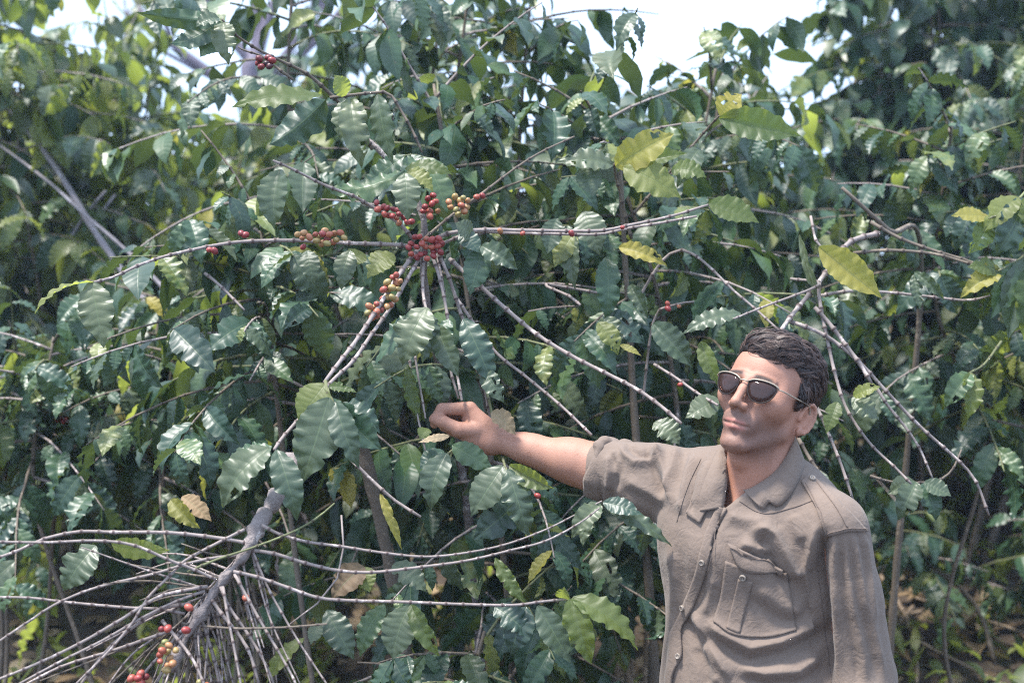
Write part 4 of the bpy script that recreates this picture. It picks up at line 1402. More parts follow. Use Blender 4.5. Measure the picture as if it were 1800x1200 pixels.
def skin_material():
    m, nt, out = new_mat('skin')
    tc = nt.nodes.new('ShaderNodeTexCoord')
    n1 = noise_n(nt, 22, 4, 0.6, tc.outputs['Object'])
    n2 = noise_n(nt, 420, 3, 0.6, tc.outputs['Object'])
    n4 = noise_n(nt, 95, 4, 0.65, tc.outputs['Object'])
    c = mix_c(nt, n1.outputs[0], (0.29, 0.138, 0.094), (0.43, 0.238, 0.172))
    c = mix_c(nt, math_n(nt, 'MULTIPLY', math_n(nt, 'GREATER_THAN', n4.outputs[0], 0.64), 0.45), c, (0.24, 0.105, 0.065))
    c = mix_c(nt, math_n(nt, 'MULTIPLY', n2.outputs[0], 0.25), c, (0.40, 0.19, 0.13))
    for an, col, w in (('lip', (0.36, 0.14, 0.12), 0.8), ('stubble', (0.10, 0.068, 0.06), 0.66), ('tan', (0.42, 0.19, 0.12), 0.6), ('brow', (0.04, 0.025, 0.02), 1.0)):
        a = nt.nodes.new('ShaderNodeAttribute')
        a.attribute_name = an
        fac = math_n(nt, 'MULTIPLY', a.outputs['Fac'], w)
        if an == 'brow':
            fac = math_n(nt, 'MULTIPLY', fac, math_n(nt, 'ADD', 0.75, math_n(nt, 'MULTIPLY', n2.outputs[0], 0.6)), clamp=True)
        if an == 'stubble':
            fac = math_n(nt, 'MULTIPLY', fac, math_n(nt, 'ADD', 0.35, math_n(nt, 'MULTIPLY', n2.outputs[0], 1.25)), clamp=True)
        c = mix_c(nt, fac, c, col)
    bs = N(nt, 'ShaderNodeBsdfPrincipled', Roughness=0.55)
    bs.inputs['Specular IOR Level'].default_value = 0.3
    bs.inputs['Subsurface Weight'].default_value = 0.04
    bs.inputs['Subsurface Radius'].default_value = (0.010, 0.004, 0.002)
    bs.inputs['Subsurface Scale'].default_value = 0.6
    nt.links.new(c, bs.inputs['Base Color'])
    bp = N(nt, 'ShaderNodeBump', Strength=0.45, Distance=0.0014)
    nt.links.new(n2.outputs[0], bp.inputs['Height'])
    nt.links.new(bp.outputs[0], bs.inputs['Normal'])
    nt.links.new(bs.outputs[0], out.inputs['Surface'])
    return m


M['skin'] = skin_material()


def head_attrs(V):
    L = (V - HM[:3, 3]) @ HM[:3, :3] / (mm * HSC)
    x, y, z = L.T
    g = lambda d, w: np.exp(-(d / w) ** 2)
    near = (np.abs(x) < 120) & (z > -220)
    front = y < -60
    lip = front * (g((z + 57 + 0.004 * x * x * 0.5), 3.6) + g(z + 68 - 0.006 * x * x * 0.5, 4.4)) * (1 / (1 + np.exp((np.abs(x) - 20) / 1.5)))
    jaw = 1 / (1 + np.exp((z + 42) / 7)) / (1 + np.exp(-(z + 122) / 6)) / (1 + np.exp((y + 8) / 7))
    upper = g(z + 48, 7) * g(x, 24) * front
    stub = np.clip(jaw + upper, 0, 1) * (1 - np.clip(lip, 0, 1))
    browl = front * g(z - (29 - 0.0035 * (np.abs(x) - 24) ** 2 * 1.6), 5.2) * (1 / (1 + np.exp((np.abs(np.abs(x) - 28) - 17) / 1.6)))
    tan = np.clip(1 / (1 + np.exp((z + 112) / 10)) + g(np.abs(x) - 74, 9) * g(z + 10, 40) * 0.7, 0, 1)
    return [np.clip(q, 0, 1) * near for q in (lip, stub, browl, tan)]


nV = [Vh, Va, Vb]
nQ = [Qh, Qa + len(Vh), Qb + len(Vh) + len(Va)]
lip, stub, brow, tan = head_attrs(Vh)
pad = np.zeros(len(Va) + len(Vb))
me = mesh_np('person', np.concatenate(nV), np.concatenate(nQ), attrs={k: np.concatenate([a, pad]) for k, a in (('lip', lip), ('stubble', stub), ('brow', brow), ('tan', tan))})
me.materials.append(M['skin'])
man = empty('person', (CHX[0], CHX[1], GZM))
tag(man, 'man in a khaki shirt and sunglasses, arm stretched out to a coffee branch', 'person')
body = put('body', me, man)
body['label'] = 'tanned head, neck, arms and hands of the man'

# ------------------------------------------------------------------ shirt
CUFF = ELB + (WRI - ELB) / np.linalg.norm(WRI - ELB) * 0.012


def build_shirt_field():
    F = Field((0.08, 2.22, 0.98), (0.86, 2.92, 1.56), 0.0034)
    c = CHX
    yaw_t = np.array(Matrix.Rotation(R(-22), 3, 'Z'))
    F.ell(c + np.array([-0.002, 0.0, 0.055]), (0.168, 0.122, 0.175), 0.03, rot=yaw_t)          # rib cage
    F.ell(np.array([c[0] - 0.004, c[1] + 0.0, 1.10]), (0.152, 0.118, 0.22), 0.06, rot=yaw_t)    # belly
    F.ell(np.array([c[0] + 0.0, c[1] + 0.0, 1.0]), (0.160, 0.124, 0.16), 0.05, rot=yaw_t)
    # shoulders and yoke
    nb = neck_base
    F.cap(LSH + np.array([-0.012, 0, 0.008]), nb + np.array([0.045, 0.03, 0.004]), 0.056, 0.056, 0.04)
    F.cap(SHO + np.array([0.02, 0, 0.0]), nb + np.array([-0.045, 0.03, -0.012]), 0.062, 0.05, 0.04)
    F.ell(nb + np.array([-0.015, -0.01, -0.085]), (0.135, 0.115, 0.075), 0.04)
    # hanging sleeve
    F.chain([LSH + np.array([0.0, 0, 0]), LSH + (LEL - LSH) * 0.45 + np.array([0.004, 0, 0]), LEL + np.array([0.006, 0, -0.02]), LEL + (LWR - LEL) * 0.4], [0.060, 0.057, 0.061, 0.055], 0.02)
    # raised sleeve, loose, ending in a rolled cuff
    mid = SHO * 0.5 + ELB * 0.5
    F.chain([SHO, mid + np.array([0, 0, -0.006]), CUFF + (SHO - ELB) * 0.14], [0.066, 0.064, 0.056], 0.02)
    F.cap(mid + np.array([-0.01, 0, -0.018]), SHO + np.array([-0.01, 0, -0.03]), 0.052, 0.06, 0.02)
    # opening at the throat: a wedge to the second button
    tip = W3(1248, 972, -0.13)
    l0, r0 = W3(1262, 790, -0.02), W3(1385, 780, -0.02)
    l1 = W3(1276, 880, -0.10)

    def wedge(p):
        q0 = 900 + F_PX * p[..., 0] / p[..., 1]
        q1 = 600 - F_PX * (p[..., 2] - CAM_Z) / p[..., 1]
        t = np.clip((q1 - 790) / (893 - 790), 0, 1)
        left = np.interp(q1, [760, 800, 850, 893, 930, 972], [1262, 1276, 1277, 1271, 1259, 1247])
        right = np.interp(q1, [760, 775, 827, 860, 893, 930, 972], [1402, 1396, 1364, 1318, 1275, 1262, 1248.5])
        d = np.maximum(left - q0, q0 - right) / F_PX * p[..., 1]
        return np.maximum(d, p[..., 1] - 2.53)
    F.apply(wedge, (0.10, 2.25, 1.26), (0.55, 2.56, 1.52), 0.004, 'sub', m=0.0)
    # room for the neck itself
    F.cap(hl(0, 16, -60), nb + np.array([0.0, 0.012, -0.004]), 0.061, 0.064, 0.006, 'sub')
    return F


FS = build_shirt_field()
Vs, Qs = FS.mesh()
Vs = relax(Vs, Qs, 6, 0.5)


def seg_dist(q, pts):
    """signed pixel distance and running parameter of points q to a polyline (positive on its right side going along)"""
    best = np.full(len(q), 1e9)
    sd = np.zeros(len(q))
    par = np.zeros(len(q))
    n = len(pts) - 1
    for i in range(n):
        a = np.array(pts[i], float)
        b = np.array(pts[i + 1], float)
        ba = b - a
        t = np.clip(((q - a) @ ba) / (ba @ ba), 0, 1)
        v = q - a - t[:, None] * ba
        d = np.linalg.norm(v, axis=1)
        s = np.sign(ba[0] * (q[:, 1] - a[1]) - ba[1] * (q[:, 0] - a[0]))
        m = d < best
        best = np.where(m, d, best)
        sd = np.where(m, d * s, sd)
        par = np.where(m, (i + t) / n, par)
    return sd, par


# folds of the cloth: (pixels along the crest, width px, height mm, trough offset in widths, trough depth share)
FOLDS = [
    ([(1316, 935), (1345, 930), (1362, 940), (1374, 962), (1392, 1000), (1405, 1010)], 13, 13, 1.9, 0.9),
    ([(1300, 955), (1330, 962), (1358, 968)], 10, 7, 1.8, 0.8),
    ([(1246, 1088), (1270, 1110), (1320, 1138), (1370, 1126), (1422, 1098), (1440, 1080)], 13, 10, 1.8, 1.0),
    ([(1218, 1072), (1240, 1110), (1262, 1150), (1285, 1195)], 11, 9, 1.8, 0.9),
    ([(1330, 1030), (1370, 1060), (1410, 1076)], 14, 6, 1.7, 0.8),
    ([(1236, 1130), (1252, 1165), (1262, 1205)], 9, 7, 1.8, 0.9),
    ([(1300, 1172), (1345, 1182), (1400, 1178), (1440, 1150)], 12, 8, 1.8, 0.9),
    ([(1255, 1010), (1250, 1045), (1238, 1080)], 9, 4, 1.7, 0.7),
    ([(1438, 920), (1430, 965), (1412, 1005), (1425, 1040), (1438, 1090)], 10, 8, -1.8, 1.0),
    ([(1392, 905), (1400, 925), (1412, 950)], 14, 4, 1.8, 0.6),
    ([(1280, 905), (1310, 915), (1345, 912)], 12, 4, 1.6, 0.6),
    ([(1178, 960), (1186, 1010), (1184, 1080), (1186, 1200)], 9, 4, -1.7, 0.7),
    ([(1441, 930), (1440, 1000), (1446, 1080), (1456, 1210)], 7, -15, 1.7, 0.0),
    # hanging sleeve pleats
    ([(1486, 938), (1490, 1000), (1500, 1070), (1516, 1150), (1522, 1210)], 7, 5, 1.7, 0.9),
    ([(1500, 936), (1508, 990), (1522, 1060), (1540, 1130), (1556, 1200)], 7, 5, 1.7, 0.9),
    ([(1468, 940), (1466, 1000), (1470, 1080), (1478, 1200)], 8, 5, 1.7, 0.8),
    ([(1516, 934), (1526, 980), (1532, 1040), (1538, 1100)], 6, 4, 1.7, 0.8),
    # raised sleeve: swags from the top edge
    ([(1090, 786), (1098, 800), (1118, 814), (1140, 812), (1152, 800), (1154, 786)], 8, 8, -1.7, 1.0),
    ([(1152, 786), (1160, 808), (1172, 835), (1186, 868)], 9, 8, 1.7, 1.0),
    ([(1190, 784), (1186, 812), (1180, 850), (1184, 890)], 9, 6, -1.7, 0.9),
    ([(1068, 800), (1072, 830), (1070, 862)], 7, 6, -1.7, 1.0),
    ([(1078, 790), (1086, 812), (1082, 838)], 6, 4, -1.7, 0.8),
    ([(1225, 800), (1212, 830), (1204, 870), (1200, 905)], 9, 7, -1.8, 1.0),
    ([(1248, 812), (1236, 850), (1226, 890)], 9, 4, -1.8, 0.8),
    ([(1100, 842), (1140, 862), (1180, 884)], 10, 4, 1.7, 0.7),
]
nS = vnormals(Vs, Qs)
q2 = project(Vs)
face = np.clip((0.35 - nS[:, 1]) / 0.5, 0, 1)
disp = np.zeros(len(Vs))
for pts, w, hgt, off, tr in FOLDS:
    d, t = seg_dist(q2, pts)
    e = np.clip(np.minimum(t, 1 - t) * 6 + 0.12, 0, 1)
    pr = np.exp(-np.abs(d / w) ** 1.4) - tr * 0.7 * np.exp(-((d - off * w) / (w * 0.9)) ** 2)
    disp += pr * e * hgt * mm * 1.7 * face
# uneven drape everywhere
nz = np.array([mnoise.noise(Vector((p[0] * 9, p[1] * 9, p[2] * 5.5))) + 0.55 * mnoise.noise(Vector((p[0] * 23 + 9, p[1] * 23, p[2] * 14))) for p in Vs])
disp += 0.0036 * nz + 0.0008 * np.array([1 - 2 * abs(mnoise.noise(Vector((p[0] * 30 + p[2] * 18, p[1] * 20, p[2] * 26 - p[0] * 10)))) for p in Vs])
Vs = Vs + nS * disp[:, None]
Vs = relax(Vs, Qs, 1, 0.3)


def cloth_material(name, col):
    m, nt, out = new_mat(name)
    tc = nt.nodes.new('ShaderNodeTexCoord')
    n1 = noise_n(nt, 14, 5, 0.65, tc.outputs['Object'])
    n2 = noise_n(nt, 900, 2, 0.5, tc.outputs['Object'])
    n3 = noise_n(nt, 60, 4, 0.7, tc.outputs['Object'], 1.2)
    c = mix_c(nt, n1.outputs[0], tuple(x * 0.86 for x in col), tuple(x * 1.12 for x in col))
    c = mix_c(nt, math_n(nt, 'MULTIPLY', n2.outputs[0], 0.35), c, tuple(x * 0.7 for x in col))
    bs = N(nt, 'ShaderNodeBsdfPrincipled', Roughness=0.88)
    bs.inputs['Specular IOR Level'].default_value = 0.25
    bs.inputs['Sheen Weight'].default_value = 0.12
    nt.links.new(c, bs.inputs['Base Color'])
    b1_ = N(nt, 'ShaderNodeBump', Strength=0.32, Distance=0.005)
    cr = math_n(nt, 'ABSOLUTE', math_n(nt, 'SUBTRACT', noise_n(nt, 26, 3, 0.55, tc.outputs['Object'], 0.8).outputs[0], 0.5))
    cr = math_n(nt, 'MULTIPLY', math_n(nt, 'MINIMUM', cr, 0.09), 3.5)
    nt.links.new(math_n(nt, 'ADD', n3.outputs[0], cr), b1_.inputs['Height'])
    b2_ = N(nt, 'ShaderNodeBump', Strength=0.25, Distance=0.0008)
    nt.links.new(n2.outputs[0], b2_.inputs['Height'])
    nt.links.new(b1_.outputs[0], b2_.inputs['Normal'])
    nt.links.new(b2_.outputs[0], bs.inputs['Normal'])
    nt.links.new(bs.outputs[0], out.inputs['Surface'])
    return m


M['khaki'] = cloth_material('khaki_cloth', (0.188, 0.142, 0.114))
M['seam'] = cloth_material('khaki_seam', (0.165, 0.123, 0.10))
M['trousers'] = cloth_material('trouser_cloth', (0.13, 0.115, 0.09))
M['button'] = simple('button_horn', (0.24, 0.20, 0.165), 0.4)
M['boot'] = simple('boot_leather', (0.06, 0.04, 0.028), 0.55, bump=0.3)
shirt = put('shirt', mesh_np('shirt', Vs, Qs), man, M['khaki'])
shirt['label'] = 'crumpled khaki shirt open at the throat'
T_sh = BVHTree.FromPolygons([tuple(v) for v in Vs], [tuple(q) for q in Qs])
T_bd = BVHTree.FromPolygons([tuple(v) for v in Vh], [tuple(q) for q in Qh])
EYE = Vector((0, 0, CAM_Z))


def on_shirt(px, py, lift=0.002, tree=None):
    d = (P(px, py, 2.5) - EYE).normalized()
    h = (tree or T_sh).ray_cast(EYE, d)
    if h[0] is None: return None, None
    n = h[1]
    if n.dot(d) > 0: n = -n
    return h[0] + n * lift, n


def patch(name, rows, lift=0.003, thick=0.002, nu=14, mat='khaki', parent=None, nv=None, tree=None, smooth_it=1, lifts=None):
    """A piece of cloth laid on the shirt: rows of pixel polylines, interpolated, dropped on the surface and thickened."""
    rows = [np.array([(r[0], r[1]) for r in resample([(x, y, 0) for x, y in row], 3.0)]) for row in rows]
    G = []
    for r in rows:
        s = np.linspace(0, len(r) - 1, nu)
        G.append(np.stack([np.interp(s, np.arange(len(r)), r[:, i]) for i in (0, 1)], 1))
    G = np.array(G)
    nv = nv or max(4, int(np.linalg.norm(G[0, nu // 2] - G[-1, nu // 2]) / 4))
    t = np.linspace(0, len(G) - 1, nv)
    g = np.stack([np.stack([np.interp(t, np.arange(len(G)), G[:, k, i]) for k in range(nu)], 1) for i in (0, 1)], -1)
    Pn = np.zeros((nv, nu, 3))
    Nn = np.zeros((nv, nu, 3))
    ok = np.zeros((nv, nu), bool)
    for j in range(nv):
        for k in range(nu):
            p, n = on_shirt(g[j, k, 0], g[j, k, 1], 0.0, tree)
            if p is not None:
                Pn[j, k] = p
                Nn[j, k] = n
                ok[j, k] = True
    dep = np.where(ok, Pn[..., 1], np.nan)
    med = np.nanmedian(dep)
    for j in range(nv):
        for k in range(nu):
            if not ok[j, k] or abs(Pn[j, k, 1] - med) > 0.12:
                Pn[j, k] = P(g[j, k, 0], g[j, k, 1], med)
                Nn[j, k] = (0, -1, 0)
    for _ in range(smooth_it):
        A_ = Pn.copy()
        A_[1:-1] = (Pn[:-2] + 2 * Pn[1:-1] + Pn[2:]) / 4
        A_[:, 1:-1] = (A_[:, :-2] + 2 * A_[:, 1:-1] + A_[:, 2:]) / 4
        Pn[..., 1] = A_[..., 1]
    lf = np.full((nv, nu), lift)
    if lifts is not None:
        lf = np.interp(np.linspace(0, 1, nv), np.linspace(0, 1, len(lifts)), lifts)[:, None] * np.ones((1, nu))
    top = Pn + Nn * (lf + thick)[..., None]
    bot = Pn + Nn * (lf - 0.0015)[..., None]
    V = np.concatenate([top.reshape(-1, 3), bot.reshape(-1, 3)])
    idx = np.arange(nv * nu).reshape(nv, nu)
    o = nv * nu
    F = []
    for j in range(nv - 1):
        for k in range(nu - 1):
            a, b, c_, d_ = idx[j, k], idx[j, k + 1], idx[j + 1, k + 1], idx[j + 1, k]
            F += [(d_, c_, b, a), (a + o, b + o, c_ + o, d_ + o)]
    ring = list(idx[0, :]) + list(idx[1:, -1]) + list(idx[-1, ::-1][1:]) + list(idx[::-1, 0][1:-1])
    for i in range(len(ring)):
        a, b = ring[i], ring[(i + 1) % len(ring)]
        F.append((a, b, b + o, a + o))
    return put(name, mesh_np(name, V, F), parent or man, M[mat]), Pn, Nn


def stitch(name, pts, lift=0.0006, r=0.0009, parent=None, tree=None, mat='seam'):
    """a run of stitching / a seam ridge following the cloth"""
    r_ = resample([(x, y, 0) for x, y in pts], 4.0)
    out = []
    for x, y, _ in r_:
        p, n = on_shirt(x, y, lift, tree)
        if p is not None and (not out or abs(p.y - out[-1][1]) < 0.03): out.append(tuple(p))
    if len(out) > 2:
        V, F, A_, _, _ = tube(out, r, r, sides=5, step=0.006)
        return put(name, mesh_np(name, V, F), parent or shirt, M[mat])


def button(px, py, lift=0.004, r=0.0052, parent=None):
    p, n = on_shirt(px, py, lift)
    if p is None: return
    q = n.to_track_quat('Z', 'Y').to_matrix().to_4x4()
    V, F = [], []
    k = 14
    for rr, z in ((0.0, 0.0008), (0.55, 0.0009), (0.62, 0.0016), (0.95, 0.0016), (1.0, 0.0004), (1.0, -0.003)):
        for i in range(k):
            a = 2 * math.pi * i / k
            V.append(tuple(Matrix.Translation(p) @ q @ Vector((rr * r * math.cos(a), rr * r * math.sin(a), z))))
    for j in range(5):
        for i in range(k):
            i2 = (i + 1) % k
            F.append((j * k + i, (j + 1) * k + i, (j + 1) * k + i2, j * k + i2))
    o = put('button', mesh_np('button', V, F), parent or shirt, M['button'])
    for s in (-1, 1):
        VV, FF, _, _, _ = tube([tuple(p + (q.to_3x3() @ Vector((s * r * .3, -r * .35, 0.001)))), tuple(p + (q.to_3x3() @ Vector((s * r * .3, r * .35, 0.001))))], 0.0005, 0.0005, sides=4, step=0.003)
        put('thread', mesh_np('thread', VV, FF), o, M['seam'])
    return o


# front band with its buttons, on the man's right half
patch('placket', [[(1279, 895), (1262, 930), (1250, 970), (1240, 1010), (1222, 1060), (1214, 1080), (1199, 1105), (1200, 1150), (1186, 1180), (1182, 1210)],
                  [(1262, 890), (1244, 930), (1232, 970), (1222, 1010), (1204, 1060), (1190, 1090), (1178, 1120), (1176, 1160), (1172, 1185), (1171, 1210)]], 0.003, 0.002, nu=60, nv=6, parent=shirt)
for bx_, by_ in ((1236, 987), (1204, 1067), (1194, 1153)):
    button(bx_, by_, 0.008)
# breast pocket: bag, pleat, flap, button
pk, _, _ = patch('breast_pocket', [[(1276, 985), (1330, 1004), (1384, 1006)], [(1266, 1050), (1325, 1062), (1392, 1064)], [(1254, 1092), (1290, 1116), (1350, 1120), (1400, 1108)]], 0.0022, 0.0018, nu=26, parent=shirt)
patch('pocket_pleat', [[(1298, 1015), (1310, 1018), (1324, 1020)], [(1288, 1060), (1300, 1062), (1312, 1064)], [(1276, 1104), (1288, 1110), (1300, 1114)]], 0.0046, 0.0016, nu=8, parent=pk)
patch('pocket_flap', [[(1281, 955), (1315, 968), (1350, 984), (1378, 999)], [(1290, 975), (1318, 988), (1350, 1000), (1380, 1004)], [(1298, 994), (1314, 1004), (1345, 1006), (1378, 1007)]], 0.0050, 0.0024, nu=26, parent=pk)
button(1307, 1012, 0.008, 0.006, pk)
stitch('stitching', [(1286, 962), (1318, 975), (1350, 990), (1374, 1002)], 0.0085, parent=pk)
# shoulder straps
st, _, _ = patch('shoulder_strap', [[(1408, 848), (1420, 836), (1432, 842)], [(1434, 890), (1452, 876), (1472, 880)], [(1452, 944), (1488, 934), (1524, 934)]], 0.003, 0.0022, nu=16, parent=shirt)
button(1426, 845, 0.008, 0.0055, st)
stitch('stitching', [(1416, 852), (1438, 892), (1454, 938)], 0.0062, parent=st)
stitch('stitching', [(1434, 850), (1466, 890), (1488, 928)], 0.0062, parent=st)
stitch('stitching', [(1452, 938), (1488, 929), (1522, 929)], 0.0062, parent=st)
st2, _, _ = patch('shoulder_strap', [[(1236, 816), (1254, 812), (1274, 826)], [(1222, 856), (1240, 862), (1258, 868)], [(1206, 902), (1220, 912), (1232, 920)]], 0.004, 0.0022, nu=14, parent=shirt)
# seams
stitch('seam', [(1440, 940), (1436, 980), (1441, 1040), (1450, 1110), (1462, 1200)])
stitch('seam', [(1300, 880), (1340, 902), (1390, 893), (1428, 880)], 0.001, 0.0007)
stitch('seam', [(1232, 806), (1214, 842), (1200, 880), (1190, 918)])
stitch('seam', [(1262, 930), (1256, 965), (1246, 1005)], 0.0055, 0.0006)

# collar: two wings turned down over the strap of the neck, and the stand round the back
def collar_wing(inner, outer, l_in, l_out, nu=26, nv=9):
    inner = resample([(x, y, 0) for x, y in inner], 2.0)[:, :2]
    outer = resample([(x, y, 0) for x, y in outer], 2.0)[:, :2]
    a = np.stack([np.interp(np.linspace(0, 1, nu), np.linspace(0, 1, len(inner)), inner[:, i]) for i in (0, 1)], 1)
    b = np.stack([np.interp(np.linspace(0, 1, nu), np.linspace(0, 1, len(outer)), outer[:, i]) for i in (0, 1)], 1)
    Pn = np.zeros((nv, nu, 3))
    for k in range(nu):
        ends = []
        for q in (a[k], b[k]):
            best = None
            for tr in (T_sh, T_bd):
                p, n = on_shirt(q[0], q[1], 0.0, tr)
                if p is not None and (best is None or p.y < best.y): best = p
            ends.append(best)
        for i in (0, 1):
            if ends[i] is None: ends[i] = None
        pa, pb = ends
        if pa is None: pa = P(a[k][0], a[k][1], prev[0])
        if pb is None: pb = P(b[k][0], b[k][1], prev[1])
        prev = (pa.y, pb.y)
        for j in range(nv):
            t = j / (nv - 1)
            px = a[k] * (1 - t) + b[k] * t
            y = pa.y * (1 - t) + pb.y * t - (l_in * (1 - t) + l_out * t) - 0.010 * math.sin(math.pi * t) ** 0.8
            Pn[j, k] = P(px[0], px[1], y)
    for _ in range(6):
        A_ = Pn[..., 1].copy()
        A_[:, 1:-1] = (Pn[:, :-2, 1] + 2 * Pn[:, 1:-1, 1] + Pn[:, 2:, 1]) / 4
        Pn[..., 1] = A_
    back = Pn + np.array([0, 0.0022, -0.0003])
    V = np.concatenate([Pn.reshape(-1, 3), back.reshape(-1, 3)])
    idx = np.arange(nv * nu).reshape(nv, nu)
    o = nv * nu
    F = []
    for j in range(nv - 1):
        for k in range(nu - 1):
            p_, q_, r_, s_ = idx[j, k], idx[j, k + 1], idx[j + 1, k + 1], idx[j + 1, k]
            F += [(p_, q_, r_, s_), (s_ + o, r_ + o, q_ + o, p_ + o)]
    ring = list(idx[0, :]) + list(idx[1:, -1]) + list(idx[-1, ::-1][1:]) + list(idx[::-1, 0][1:-1])
    for i in range(len(ring)):
        p_, q_ = ring[i], ring[(i + 1) % len(ring)]
        F.append((q_, p_, p_ + o, q_ + o))
    return put('collar', mesh_np('collar', V, F), shirt, M['khaki'])


collar_wing([(1306, 860), (1318, 858), (1342, 844), (1364, 826), (1382, 802), (1394, 778), (1398, 766)],
            [(1336, 891), (1343, 895), (1352, 882), (1368, 890), (1392, 866), (1412, 826), (1414, 806)], 0.006, 0.006)
collar_wing([(1270, 892), (1276, 862), (1277, 830), (1276, 806), (1272, 790)],
            [(1222, 900), (1230, 868), (1240, 838), (1250, 812), (1260, 792)], 0.004, 0.006)
# stand round the back of the neck
ctr = neck_base + np.array([0.004, 0.02, 0.062])
V, F = [], []
k = 26
for j, (rr, z) in enumerate(((0.066, -0.03), (0.067, 0.0), (0.066, 0.022), (0.071, 0.026), (0.076, 0.004), (0.079, -0.026))):
    for i in range(k + 1):
        a = R(-35) + R(250) * i / k
        V.append(ctr + np.array([rr * math.cos(a), rr * 0.98 * math.sin(a), z + 0.018 * math.sin(a)]))
for j in range(5):
    for i in range(k):
        F.append((j * (k + 1) + i, j * (k + 1) + i + 1, (j + 1) * (k + 1) + i + 1, (j + 1) * (k + 1) + i))
put('collar_stand', mesh_np('collar_stand', V, F), shirt, M['khaki'])


# rolled cuff on the raised arm: folded bands wound round the forearm, a knot of cloth on top
def cuff():
    ax = (ELB - WRI) / np.linalg.norm(WRI - ELB)
    up = np.array([0, 0, 1.0]) - ax * ax[2]
    up /= np.linalg.norm(up)
    sd = np.cross(ax, up)
    prof = [(0.006, 0.044), (-0.004, 0.0475), (-0.006, 0.0525), (-0.001, 0.0570), (0.010, 0.0590), (0.022, 0.0600), (0.030, 0.0590), (0.0335, 0.0565), (0.036, 0.0600), (0.042, 0.0625), (0.054, 0.0620), (0.062, 0.0590), (0.066, 0.052)]
    V, F = [], []
    k = 72
    c0 = ELB - ax * 0.012
    for j, (s, r) in enumerate(prof):
        for i in range(k):
            a = 2 * math.pi * i / k
            w = 1 + 0.025 * math.sin(3 * a + j * 0.2) + 0.016 * math.sin(8 * a - j * 0.3) + 0.05 * mnoise.noise(Vector((2.2 * math.cos(a), 2.2 * math.sin(a), j * 0.2)))
            top = max(0, math.sin(a))
            ss = s + 0.008 * math.sin(a * 2 + 0.6) * 0.5 + 0.002 * math.sin(5 * a)
            V.append(c0 + ax * (ss - 0.002) + (math.sin(a) * up * (r * w + 0.006 * top ** 4) + math.cos(a) * sd * r * w) + up * (-0.004))
    for j in range(len(prof) - 1):
        for i in range(k):
            i2 = (i + 1) % k
            F.append((j * k + i2, j * k + i, (j + 1) * k + i, (j + 1) * k + i2))
    o = put('rolled_cuff', mesh_np('rolled_cuff', V, F), shirt, M['khaki'])
    # the loose end tucked on top
    G = Field(W3(1030, 750, 0.10), W3(1100, 815, 0.30) * np.array([1, 1, 0]) + np.array([0, 0, W3(1030, 750, 0.1)[2] + 0.01]), 0.0022) if False else None
    lo = W3(1064, 782, 0.17) - np.array([0.05, 0.06, 0.045])
    G = Field(lo, lo + np.array([0.10, 0.12, 0.09]), 0.0018)
    G.cap(W3(1050, 782, 0.165), W3(1064, 776, 0.175), 0.009, 0.010, 0.006)
    G.cap(W3(1064, 776, 0.175), W3(1082, 783, 0.18), 0.010, 0.007, 0.006)
    G.cap(W3(1054, 788, 0.160), W3(1050, 804, 0.155), 0.009, 0.008, 0.006)
    G.cap(W3(1073, 766, 0.150), W3(1072, 786, 0.150), 0.0035, 0.003, 0.003, 'sub')
    G.cap(W3(1060, 776, 0.146), W3(1062, 796, 0.140), 0.003, 0.003, 0.003, 'sub')
    V2, Q2 = G.mesh()
    V2 = relax(V2, Q2, 3)
    put('cuff_tab', mesh_np('cuff_tab', V2, Q2), shirt, M['khaki'])


cuff()

# trousers, belt and boots (below the frame)
FT = Field((0.05, 2.2, GZM), (0.85, 2.95, 1.06), 0.009)
hip = np.array([CHX[0] + 0.015, CHX[1] + 0.01, HIPZ])
FT.ell(hip + np.array([0, 0, 0.02]), (0.172, 0.132, 0.13), 0.03)
for s in (-1, 1):
    kn = np.array([hip[0] + s * 0.10, hip[1] - 0.02, GZM + 0.49])
    an = np.array([hip[0] + s * 0.12, hip[1] + 0.02, GZM + 0.10])
    FT.chain([hip + np.array([s * 0.08, 0, -0.04]), kn, an], [0.100, 0.078, 0.072], 0.03)
Vt, Qt = FT.mesh()
put('trousers', mesh_np('trousers', relax(Vt, Qt, 3), Qt), man, M['trousers'])
for s in (-1, 1):
    an = np.array([hip[0] + s * 0.12, hip[1] + 0.02, GZM + 0.08])
    Fb = Field(an - np.array([0.12, 0.26, 0.08]), an + np.array([0.10, 0.12, 0.14]), 0.006)
    Fb.cap(an + np.array([0, 0.01, 0.08]), an + np.array([0, 0.025, -0.03]), 0.055, 0.052, 0.02)
    Fb.cap(an + np.array([0, 0.03, -0.038]), an + np.array([-0.05, -0.16, -0.042]), 0.044, 0.042, 0.03)
    Vb2, Qb2 = Fb.mesh()
    put('boot', mesh_np('boot', Vb2, Qb2), man, M['boot'])


# ------------------------------------------------------------------ hair
def hair_material():
    m, nt, out = new_mat('hair_brown')
    tc = nt.nodes.new('ShaderNodeTexCoord')
    n1 = noise_n(nt, 90, 3, 0.6, tc.outputs['Object'])
    at = nt.nodes.new('ShaderNodeAttribute')
    at.attribute_name = 'rnd'
    c = mix_c(nt, at.outputs['Fac'], (0.014, 0.009, 0.008), (0.15, 0.090, 0.070))
    c = mix_c(nt, math_n(nt, 'MULTIPLY', n1.outputs[0], 0.4), c, (0.03, 0.02, 0.018))
    bs = N(nt, 'ShaderNodeBsdfPrincipled', Roughness=0.45)
    bs.inputs['Specular IOR Level'].default_value = 0.45
    nt.links.new(c, bs.inputs['Base Color'])
    nt.links.new(bs.outputs[0], out.inputs['Surface'])
    return m


M['hair'] = hair_material()


